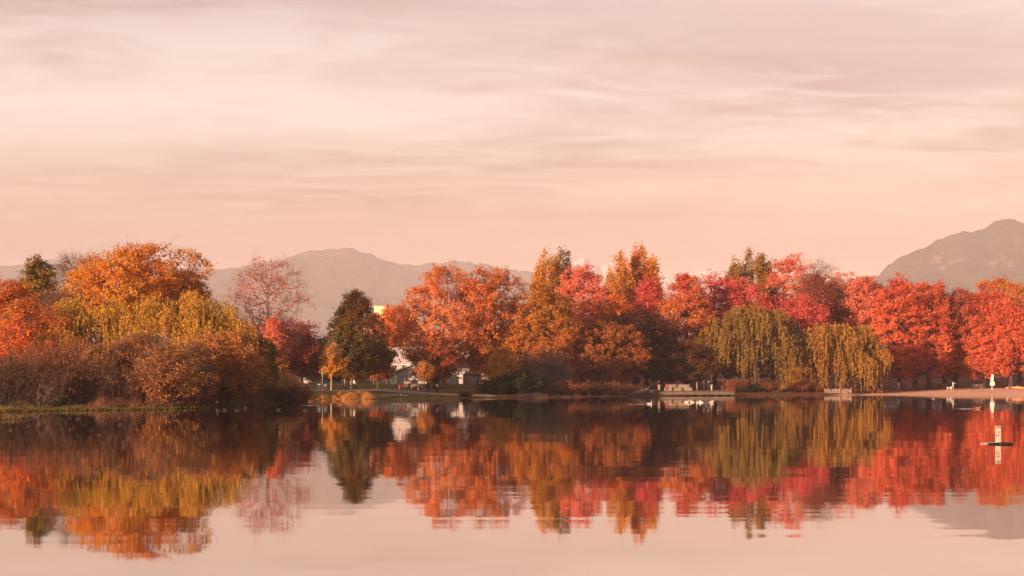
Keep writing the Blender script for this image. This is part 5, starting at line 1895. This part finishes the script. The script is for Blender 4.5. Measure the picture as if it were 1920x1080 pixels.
# ------------------------------------------------------------------ people, dogs, birds
def person_mesh(pose, seed):
    """one continuous skinned body, 1.7 m tall, facing -Y; returns an evaluated mesh"""
    J = {}
    J['pelvis'] = (0, 0, 0.93)
    J['waist'] = (0, 0.005, 1.08)
    J['chest'] = (0, 0.0, 1.28)
    J['neck'] = (0, 0.01, 1.45)
    J['chin'] = (0, -0.005, 1.52)
    J['head'] = (0, -0.015, 1.60)
    J['crown'] = (0, -0.005, 1.675)
    sw = 0.0
    if pose == 'walk':
        sw = 0.26
    for s, q in ((-1, 'l'), (1, 'r')):
        f = s * sw
        J['sho' + q] = (s * 0.17, 0.01, 1.385)
        J['elb' + q] = (s * 0.225, 0.03 + f * 0.5, 1.12)
        J['wri' + q] = (s * 0.21, -0.08 + f * 0.95, 0.90)
        J['pal' + q] = (s * 0.20, -0.11 + f * 1.05, 0.82)
        J['hip' + q] = (s * 0.095, 0, 0.88)
        J['kne' + q] = (s * 0.105, -0.03 - f * 0.75, 0.50 + abs(f) * 0.03)
        back = f < 0
        J['ank' + q] = (s * 0.105, (-f * 1.5 + (0.06 if back else 0.0)), 0.085 + (0.07 if back else 0.0))
        J['toe' + q] = (s * 0.115, J['ank' + q][1] - 0.17, 0.035)
    if pose == 'phone':
        J['elbr'] = (0.22, -0.02, 1.12)
        J['wrir'] = (0.10, -0.24, 1.28)
        J['palr'] = (0.06, -0.28, 1.35)
        J['elbl'] = (-0.22, -0.02, 1.12)
        J['wril'] = (-0.10, -0.24, 1.22)
        J['pall'] = (-0.05, -0.28, 1.28)
    if pose == 'point':
        J['elbr'] = (0.30, -0.12, 1.22)
        J['wrir'] = (0.42, -0.26, 1.18)
        J['palr'] = (0.47, -0.32, 1.18)
    if pose == 'sit':
        d = 0.45
        for k in J:
            if k[:3] not in ('kne', 'ank', 'toe'):
                x, y, z = J[k]
                J[k] = (x, y + 0.12 + (z - 0.9) * 0.10, z - d + 0.03)
        for s, q in ((-1, 'l'), (1, 'r')):
            J['kne' + q] = (s * 0.11, -0.34, 0.50)
            J['ank' + q] = (s * 0.11, -0.44, 0.085)
            J['toe' + q] = (s * 0.12, -0.61, 0.035)
            J['wri' + q] = (s * 0.15, -0.20, 0.60)
            J['pal' + q] = (s * 0.12, -0.27, 0.58)
            J['elb' + q] = (s * 0.23, 0.05, 0.74)
    R = {'pelvis': (0.15, 0.115), 'waist': (0.135, 0.10), 'chest': (0.155, 0.115), 'neck': (0.060, 0.062), 'chin': (0.066, 0.075), 'head': (0.080, 0.098), 'crown': (0.055, 0.065)}
    for q in 'lr':
        R.update({'sho' + q: (0.068, 0.068), 'elb' + q: (0.048, 0.048), 'wri' + q: (0.033, 0.033), 'pal' + q: (0.042, 0.022), 'hip' + q: (0.098, 0.098),
                  'kne' + q: (0.068, 0.068), 'ank' + q: (0.048, 0.048), 'toe' + q: (0.042, 0.034)})
    names = list(J)
    idx = {k: i for i, k in enumerate(names)}
    E = [('pelvis', 'waist'), ('waist', 'chest'), ('chest', 'neck'), ('neck', 'chin'), ('chin', 'head'), ('head', 'crown')]
    for q in 'lr':
        E += [('chest', 'sho' + q), ('sho' + q, 'elb' + q), ('elb' + q, 'wri' + q), ('wri' + q, 'pal' + q), ('pelvis', 'hip' + q), ('hip' + q, 'kne' + q), ('kne' + q, 'ank' + q), ('ank' + q, 'toe' + q)]
    me = bpy.data.meshes.new('skeleton')
    me.from_pydata([J[k] for k in names], [(idx[a], idx[b]) for a, b in E], [])
    ob = bpy.data.objects.new('skeleton', me)
    COL.objects.link(ob)
    ob.modifiers.new('skin', 'SKIN')
    sv = me.skin_vertices[0].data
    for k, i in idx.items():
        sv[i].radius = R[k]
        sv[i].use_root = (k == 'pelvis')
    sd = ob.modifiers.new('sub', 'SUBSURF')
    sd.levels = 1
    dg = bpy.context.evaluated_depsgraph_get()
    ev = ob.evaluated_get(dg)
    out = bpy.data.meshes.new_from_object(ev)
    bpy.data.objects.remove(ob)
    # hands: five short tapering fingers, nose and ears joined into the body mesh
    bm = bmesh.new()
    bm.from_mesh(out)
    b = MB()
    b.bm.free()
    b.bm = bm
    for q, s in (('l', -1), ('r', 1)):
        p = Vector(J['pal' + q])
        d = (p - Vector(J['wri' + q])).normalized()
        side = d.cross(Vector((1, 0, 0)) if abs(d.x) < 0.8 else Vector((0, 1, 0))).normalized()
        for i, L in enumerate((0.065, 0.078, 0.075, 0.058)):
            o = p + side * (0.024 * (i - 1.5)) + d * 0.015
            b.tube([o, o + d * L * 0.55, o + d * L + Vector((0, -0.012, 0))], [0.011, 0.010, 0.007], 5)
        o = p - d * 0.03 - side * 0.035
        b.tube([o, o - side * 0.025 + d * 0.025, o - side * 0.03 + d * 0.055], [0.013, 0.012, 0.008], 5)
    h = Vector(J['head'])
    b.tube([h + Vector((0, -0.085, 0.012)), h + Vector((0, -0.112, -0.018)), h + Vector((0, -0.088, -0.026))], [0.008, 0.015, 0.010], 6)
    for s in (-1, 1):
        b.ball(h + Vector((s * 0.080, 0.012, -0.005)), (0.012, 0.022, 0.032), 8, 5)
        b.ball(h + Vector((s * 0.032, -0.086, 0.012)), (0.011, 0.008, 0.007), 6, 4)
    b.tube([h + Vector((-0.025, -0.088, -0.052)), h + Vector((0, -0.094, -0.053)), h + Vector((0.025, -0.088, -0.052))], [0.004, 0.007, 0.004], 5)
    bm.to_mesh(out)
    bm.free()
    for p in out.polygons:
        p.use_smooth = True
    return out, J


PBASE = {}
SKIN = simple_mat('skin', (0.44, 0.26, 0.19), 0.6, 0.03, 3.0)
SHOE = simple_mat('shoe_dark', (0.04, 0.035, 0.035), 0.6, 0.1)
SHOE_W = simple_mat('shoe_white', (0.7, 0.68, 0.66), 0.6, 0.05)


def cloth(name, c):
    return simple_mat('cloth_' + name, c, 0.9, 0.10, 9.0)


C_BLK = cloth('black', (0.018, 0.017, 0.018))
C_GRY = cloth('grey', (0.20, 0.19, 0.19))
C_WHT = cloth('white', (0.72, 0.70, 0.67))
C_BGE = cloth('beige', (0.50, 0.38, 0.27))
C_RED = cloth('red', (0.50, 0.05, 0.05))
C_PNK = cloth('pink', (0.72, 0.40, 0.36))
C_NVY = cloth('navy', (0.03, 0.04, 0.07))
H_DRK = simple_mat('hair_dark', (0.018, 0.013, 0.010), 0.7, 0.1)
H_BRN = simple_mat('hair_brown', (0.10, 0.05, 0.025), 0.7, 0.1)
H_FAIR = simple_mat('hair_fair', (0.42, 0.27, 0.13), 0.7, 0.1)


def person(label, px, D, pose, rz, top, legs, hair, scale=1.0, shoe=None, long_hair=False, dz=None, z=None, hat=None):
    if pose not in PBASE:
        PBASE[pose] = person_mesh(pose, 1)
    src, J = PBASE[pose]
    me = src.copy()
    me.materials.clear()
    for m in (top, legs, SKIN, shoe or SHOE):
        me.materials.append(m)
    nv = len(me.polygons)
    zs = np.array([p.center[:] for p in me.polygons])
    zc_ = zs[:, 2]
    mi = np.zeros(nv, dtype=np.int32)
    hip = J['pelvis'][2]
    neck = J['neck'][2]
    mi[zc_ < hip + 0.03] = 1
    for q in 'lr':
        # sleeves stay top-coloured, hands are skin, thighs of a seated body are trousers
        w_ = np.array(J['wri' + q])
        p_ = np.array(J['pal' + q])
        e_ = np.array(J['elb' + q])
        dwr = np.linalg.norm(zs - (w_ + p_) / 2, axis=1)
        arm = np.minimum(np.linalg.norm(zs - (e_ + w_) / 2, axis=1), np.linalg.norm(zs - e_, axis=1)) < 0.13
        mi[arm] = 0
        mi[dwr < 0.115] = 2
        for k_ in ('kne', 'hip'):
            near = np.linalg.norm(zs - np.array(J[k_ + q]), axis=1) < 0.14
            mi[near & ~arm & (dwr > 0.115)] = 1
    mi[zc_ > neck - 0.02] = 2
    mi[zc_ < 0.075] = 3
    me.polygons.foreach_set('material_index', mi)
    x = PX(px, D)
    g = (gz1(x, D) if z is None else z) + (dz or 0.0)
    root = empty('person', (x, D, g), rz)
    root.scale = (scale, scale, scale)
    o = bpy.data.objects.new('body', me)
    COL.objects.link(o)
    o.parent = root
    h = Vector(J['head'])
    b = MB()
    b.ball(h + Vector((0, 0.022, 0.022)), (0.093, 0.105, 0.092), 14, 9)
    if long_hair:
        b.ball(h + Vector((0, 0.075, -0.08)), (0.085, 0.05, 0.15), 12, 8)
    b.build('hair', hair, root, True)
    if hat is not None:
        MB().ball(h + Vector((0, 0.0, 0.055)), (0.105, 0.115, 0.07), 14, 8).build('hat', hat, root, True)
    tag(root, label, 'person', 'people by the lake')
    return root


person('person in white top and dark trousers half hidden by the shrub at the bank tip', 573, 212, 'walk', 1.6, C_WHT, C_BLK, H_DRK)
person('person in black walking with a dark dog on the path', 642, 206.5, 'walk', 1.5, C_BLK, C_BLK, H_DRK)
person('person in grey close behind the one in black with the dog', 646.5, 207.5, 'walk', 1.4, C_GRY, C_BLK, H_BRN, 1.05)
person('person in pale jacket right of the dark dog', 658.5, 206.6, 'stand', 1.2, C_BGE, C_GRY, H_DRK, 0.98)
person('person in white and black right of the pale jacketed one', 663.5, 206.8, 'walk', -1.2, C_WHT, C_BLK, H_BRN, 1.0)
person('person in black sitting on the bench by the red table', 765.5, 213.2, 'sit', -0.9, C_BLK, C_BLK, H_BRN)
person('person in grey top and black trousers standing behind the benches', 802.5, 226, 'phone', 0.3, C_GRY, C_BLK, H_DRK)
person('person in pink top and black trousers standing on the path edge', 819.5, 204.5, 'phone', 0.2, C_PNK, C_BLK, H_DRK, 0.98, long_hair=True)
person('person in black striding on the red lawn right of the stakes', 895.5, 232, 'walk', -1.4, C_BLK, C_BLK, H_DRK)
LZ = 0.80
person('person in black top and pale trousers standing on the left of the landing', 1235.5, 230.2, 'stand', 0.4, C_BLK, C_BGE, H_DRK, 1.0, z=LZ)
person('person in red jacket crouched low on the landing', 1250.5, 229.6, 'sit', 0.1, C_RED, C_BLK, H_DRK, 0.92, SHOE_W, z=LZ - 0.02)
person('person in beige coat standing on the bank behind the landing', 1307, 242, 'stand', 1.2, C_BGE, C_BGE, H_DRK, 1.0, long_hair=True)
person('person in black with a pale bag standing on the landing', 1320, 230.0, 'phone', -0.5, C_BLK, C_BLK, H_BRN, 1.0, z=LZ)
person('short person in dark clothes and white cap on the landing', 1328.5, 230.3, 'stand', 0.6, C_NVY, C_BLK, H_DRK, 0.88, z=LZ, hat=C_WHT)
person('person in dark jacket and white trousers on the landing', 1334.5, 230.0, 'stand', 0.8, C_BLK, C_WHT, H_DRK, 1.06, z=LZ)
person('person in white striding along the waterline of the beach', 1685, 262, 'walk', -1.4, C_WHT, C_WHT, H_DRK, 1.05)
person('person in red trousers standing at the waterline', 1702, 263, 'phone', 0.4, C_RED, C_RED, H_DRK, 1.0)
person('person in grey behind the one in red trousers', 1706, 266, 'stand', 0.2, C_GRY, C_GRY, H_FAIR, 1.0)
person('person in dark coat left of the middle maple trunk', 1713.5, 272, 'stand', -0.3, C_NVY, C_BLK, H_FAIR, 1.0)
person('person in black and white walking on the upper beach', 1761.5, 276, 'walk', -1.2, C_WHT, C_BLK, H_DRK, 1.0)
person('person in a beige coat and dark hat on the upper beach', 1776, 282, 'stand', 0.2, C_BGE, C_BGE, H_DRK, 1.12, hat=C_BLK)
person('person in white sunlit clothes with two dogs at the waterline', 1787.5, 261, 'point', 0.9, C_WHT, C_WHT, H_DRK, 1.03)
person('person in black sitting on the sand left of the pale bench', 1821, 268, 'sit', -0.8, C_BLK, C_GRY, H_DRK, 0.95, dz=-0.30)


def dog(label, px, D, rz, mat, scale=1.0):
    """skinned quadruped facing -Y"""
    if 'dog' not in PBASE:
        J = {'rump': (0, 0.34, 0.50), 'belly': (0, 0.08, 0.48), 'chest': (0, -0.20, 0.48), 'withers': (0, -0.28, 0.55), 'neck': (0, -0.40, 0.66), 'head': (0, -0.48, 0.75),
             'muzzle': (0, -0.60, 0.71), 'tail1': (0, 0.46, 0.56), 'tail2': (0, 0.60, 0.68)}
        R = {'rump': 0.105, 'belly': 0.10, 'chest': 0.135, 'withers': 0.11, 'neck': 0.075, 'head': 0.08, 'muzzle': 0.04, 'tail1': 0.03, 'tail2': 0.016}
        E = [('belly', 'rump'), ('belly', 'chest'), ('chest', 'withers'), ('withers', 'neck'), ('neck', 'head'), ('head', 'muzzle'), ('rump', 'tail1'), ('tail1', 'tail2')]
        for s, q in ((-1, 'l'), (1, 'r')):
            st = 0.06 * s
            J.update({'fs' + q: (s * 0.09, -0.22, 0.38), 'fe' + q: (s * 0.09, -0.19 + st, 0.27), 'fw' + q: (s * 0.09, -0.22 + st, 0.13), 'fp' + q: (s * 0.09, -0.26 + st, 0.03),
                      'hk' + q: (s * 0.09, 0.22, 0.33), 'hh' + q: (s * 0.09, 0.40 - st, 0.17), 'hp' + q: (s * 0.09, 0.35 - st, 0.03)})
            R.update({'fs' + q: 0.06, 'fe' + q: 0.038, 'fw' + q: 0.028, 'fp' + q: 0.03, 'hk' + q: 0.062, 'hh' + q: 0.028, 'hp' + q: 0.03})
            E += [('chest', 'fs' + q), ('fs' + q, 'fe' + q), ('fe' + q, 'fw' + q), ('fw' + q, 'fp' + q), ('rump', 'hk' + q), ('hk' + q, 'hh' + q), ('hh' + q, 'hp' + q)]
        names = list(J)
        idx = {k: i for i, k in enumerate(names)}
        me = bpy.data.meshes.new('skeleton')
        me.from_pydata([J[k] for k in names], [(idx[a], idx[b]) for a, b in E], [])
        ob = bpy.data.objects.new('skeleton', me)
        COL.objects.link(ob)
        ob.modifiers.new('skin', 'SKIN')
        for k, i in idx.items():
            me.skin_vertices[0].data[i].radius = (R[k], R[k])
            me.skin_vertices[0].data[i].use_root = (k == 'belly')
        ob.modifiers.new('sub', 'SUBSURF').levels = 1
        dg = bpy.context.evaluated_depsgraph_get()
        out = bpy.data.meshes.new_from_object(ob.evaluated_get(dg))
        bpy.data.objects.remove(ob)
        bm = bmesh.new()
        bm.from_mesh(out)
        b = MB()
        b.bm.free()
        b.bm = bm
        for s in (-1, 1):
            b.tube([(s * 0.05, -0.46, 0.80), (s * 0.085, -0.45, 0.80), (s * 0.10, -0.47, 0.72)], [0.022, 0.028, 0.010], 6)
        bm.to_mesh(out)
        bm.free()
        for p in out.polygons:
            p.use_smooth = True
        PBASE['dog'] = out
    me = PBASE['dog'].copy()
    me.materials.clear()
    me.materials.append(mat)
    x = PX(px, D)
    o = bpy.data.objects.new('dog', me)
    COL.objects.link(o)
    o.location = (x, D, gz1(x, D) - 0.01)
    o.rotation_euler = (0, 0, rz)
    o.scale = (scale, scale, scale)
    tag(o, label, 'dog', 'dogs by the lake')


dog('black dog walking between the two couples on the path', 650.5, 206.4, 1.5, C_BLK, 1.0)
dog('sunlit white dog at the feet of the person in white', 1780.5, 260.5, 1.4, C_WHT, 1.05)
dog('small pale dog on the upper beach right of the person in white', 1795, 278, -1.4, C_GRY, 0.8)


def bird(label, px, D, mat, wing, bill, L, group, rz=1.57, z=0.0, name='gull'):
    x = PX(px, D)
    root = empty(name, (x, D, z), rz)
    root.scale = (L, L, L)
    b = MB()
    b.tube([(0, 0.52, 0.26), (0, 0.34, 0.17), (0, 0.10, 0.12), (0, -0.18, 0.13), (0, -0.34, 0.20), (0, -0.38, 0.32), (0, -0.40, 0.42), (0, -0.44, 0.47), (0, -0.50, 0.45)],
           [0.015, 0.10, 0.17, 0.18, 0.12, 0.075, 0.075, 0.08, 0.03], 10)
    b.build('body', mat, root, True)
    b = MB()
    for s in (-1, 1):
        b.ball((s * 0.14, 0.10, 0.20), (0.05, 0.34, 0.10), 8, 6)
    b.build('wing', wing, root, True)
    MB().tube([(0, -0.49, 0.45), (0, -0.62, 0.43)], [0.028, 0.008], 6).build('bill', bill, root)
    tag(root, label, 'bird', group)


B_WHT = simple_mat('feather_white', (0.80, 0.76, 0.72), 0.8, 0.03)
B_GRY = simple_mat('feather_grey', (0.40, 0.38, 0.38), 0.8, 0.05)
B_DRK = simple_mat('feather_dark', (0.04, 0.032, 0.028), 0.8, 0.1)
B_BRN = simple_mat('feather_brown', (0.30, 0.17, 0.09), 0.8, 0.1)
B_BIL = simple_mat('bill_yellow', (0.55, 0.33, 0.06), 0.6, 0.05)


def wd(y):
    return CAM_H * FPX / (y - HOR)


for lab, p, y, r in (('lone gull swimming left of the row of white gulls', 1218, 757.8, 1.6), ('gull at the left end of the swimming row', 1287, 755, 1.4),
                     ('second gull of the swimming row with raised head', 1299, 754.6, -1.5), ('third gull of the swimming row', 1310, 755, 1.7),
                     ('fourth gull of the swimming row close to the third', 1316, 755.2, -1.6), ('gull at the right end of the swimming row', 1334, 754.6, 1.5)):
    bird(lab, p, wd(y), B_WHT, B_GRY, B_BIL, 0.52, 'gulls swimming off the landing', r)
for lab, p, y, m in (('brown duck swimming below the red trousered person', 1750, 747.5, B_BRN), ('pale brown duck swimming left of the marker board', 1834, 766.5, B_BRN)):
    bird(lab, p, wd(y), m, m, B_BIL, 0.48, 'ducks on the right of the lake', 1.5, name='duck')
for i_, (p, y) in enumerate(((347, 771), (409, 770), (421, 770), (444, 770), (461, 766), (522, 769.5), (572, 769.5))):
    bird(('first', 'second', 'third', 'fourth', 'fifth', 'sixth', 'last')[i_] + ' dark duck from the left in the row off the near bank', p, wd(y), B_DRK, B_DRK, B_BIL, 0.34,
         'dark ducks off the near bank', (1.5, -1.5, 1.3, 1.6, -1.4, 1.5, 1.5)[i_], name='duck')
for lab, p, d, m in (('left of two white gulls on the shore below the path', 751.5, 190.6, B_WHT), ('right of two white gulls on the shore below the path', 759.5, 190.8, B_WHT),
                     ('small dark bird on the shore left of the white gulls', 711, 193.3, B_DRK)):
    bird(lab, p, d + 0.6, m, B_GRY if m is B_WHT else m, B_BIL, 0.42, 'birds on the shore below the path', 1.2, gz1(PX(p, d + 0.6), d + 0.6) + 0.02)


# ---- wakes: low ripples running out behind the birds
def wake(label, p0, p1, y, deep, seed, amp=0.016):
    D = wd(y)
    x0, x1 = PX(p0, D), PX(p1, D)
    nx, ny = 60, int(deep / 0.14) + 2
    u_ = np.linspace(0, 1, nx)
    v_ = np.linspace(-0.5, 0.5, ny)
    U, Vv = np.meshgrid(u_, v_, indexing='ij')
    rng = np.random.default_rng(seed)
    fade = np.sin(np.pi * U) ** 0.5 * np.clip(1 - (2 * np.abs(Vv)) ** 2, 0, 1)
    wdt = deep * (0.35 + 0.65 * U)
    X = x0 + (x1 - x0) * U
    Y = D + Vv * wdt + 0.25 * np.sin(U * 9 + seed)
    Z = 0.004 + fade * amp * (1 + np.sin(Vv * wdt * 2 * math.pi / 0.62 + 1.2 * np.sin(U * 25 + seed)))
    o = link('wake', np_mesh('wake', np.stack([X.ravel(), Y.ravel(), Z.ravel()], 1), grid_faces(nx, ny), True), MATS['water'])
    tag(o, label, 'ripples', kind='stuff')


wake('long pale ripple line on the water below the path', 700, 852, 757.5, 2.4, 1, 0.012)
wake('pale ripple line at the tip of the left bank', 556, 606, 760.5, 1.0, 2, 0.009)
wake('ripple line trailing the lone gull', 1165, 1248, 758, 1.6, 3)
wake('ripple line along the row of gulls', 1262, 1366, 755, 1.4, 4)
wake('thin ripple line below the big olive willow', 1468, 1484, 748, 2.0, 5)
wake('ripple line trailing the pale brown duck', 1792, 1836, 766.7, 1.1, 6)
wake('ripple line below the golden willow', 1500, 1610, 753.5, 1.2, 7, 0.010)
build_haze()
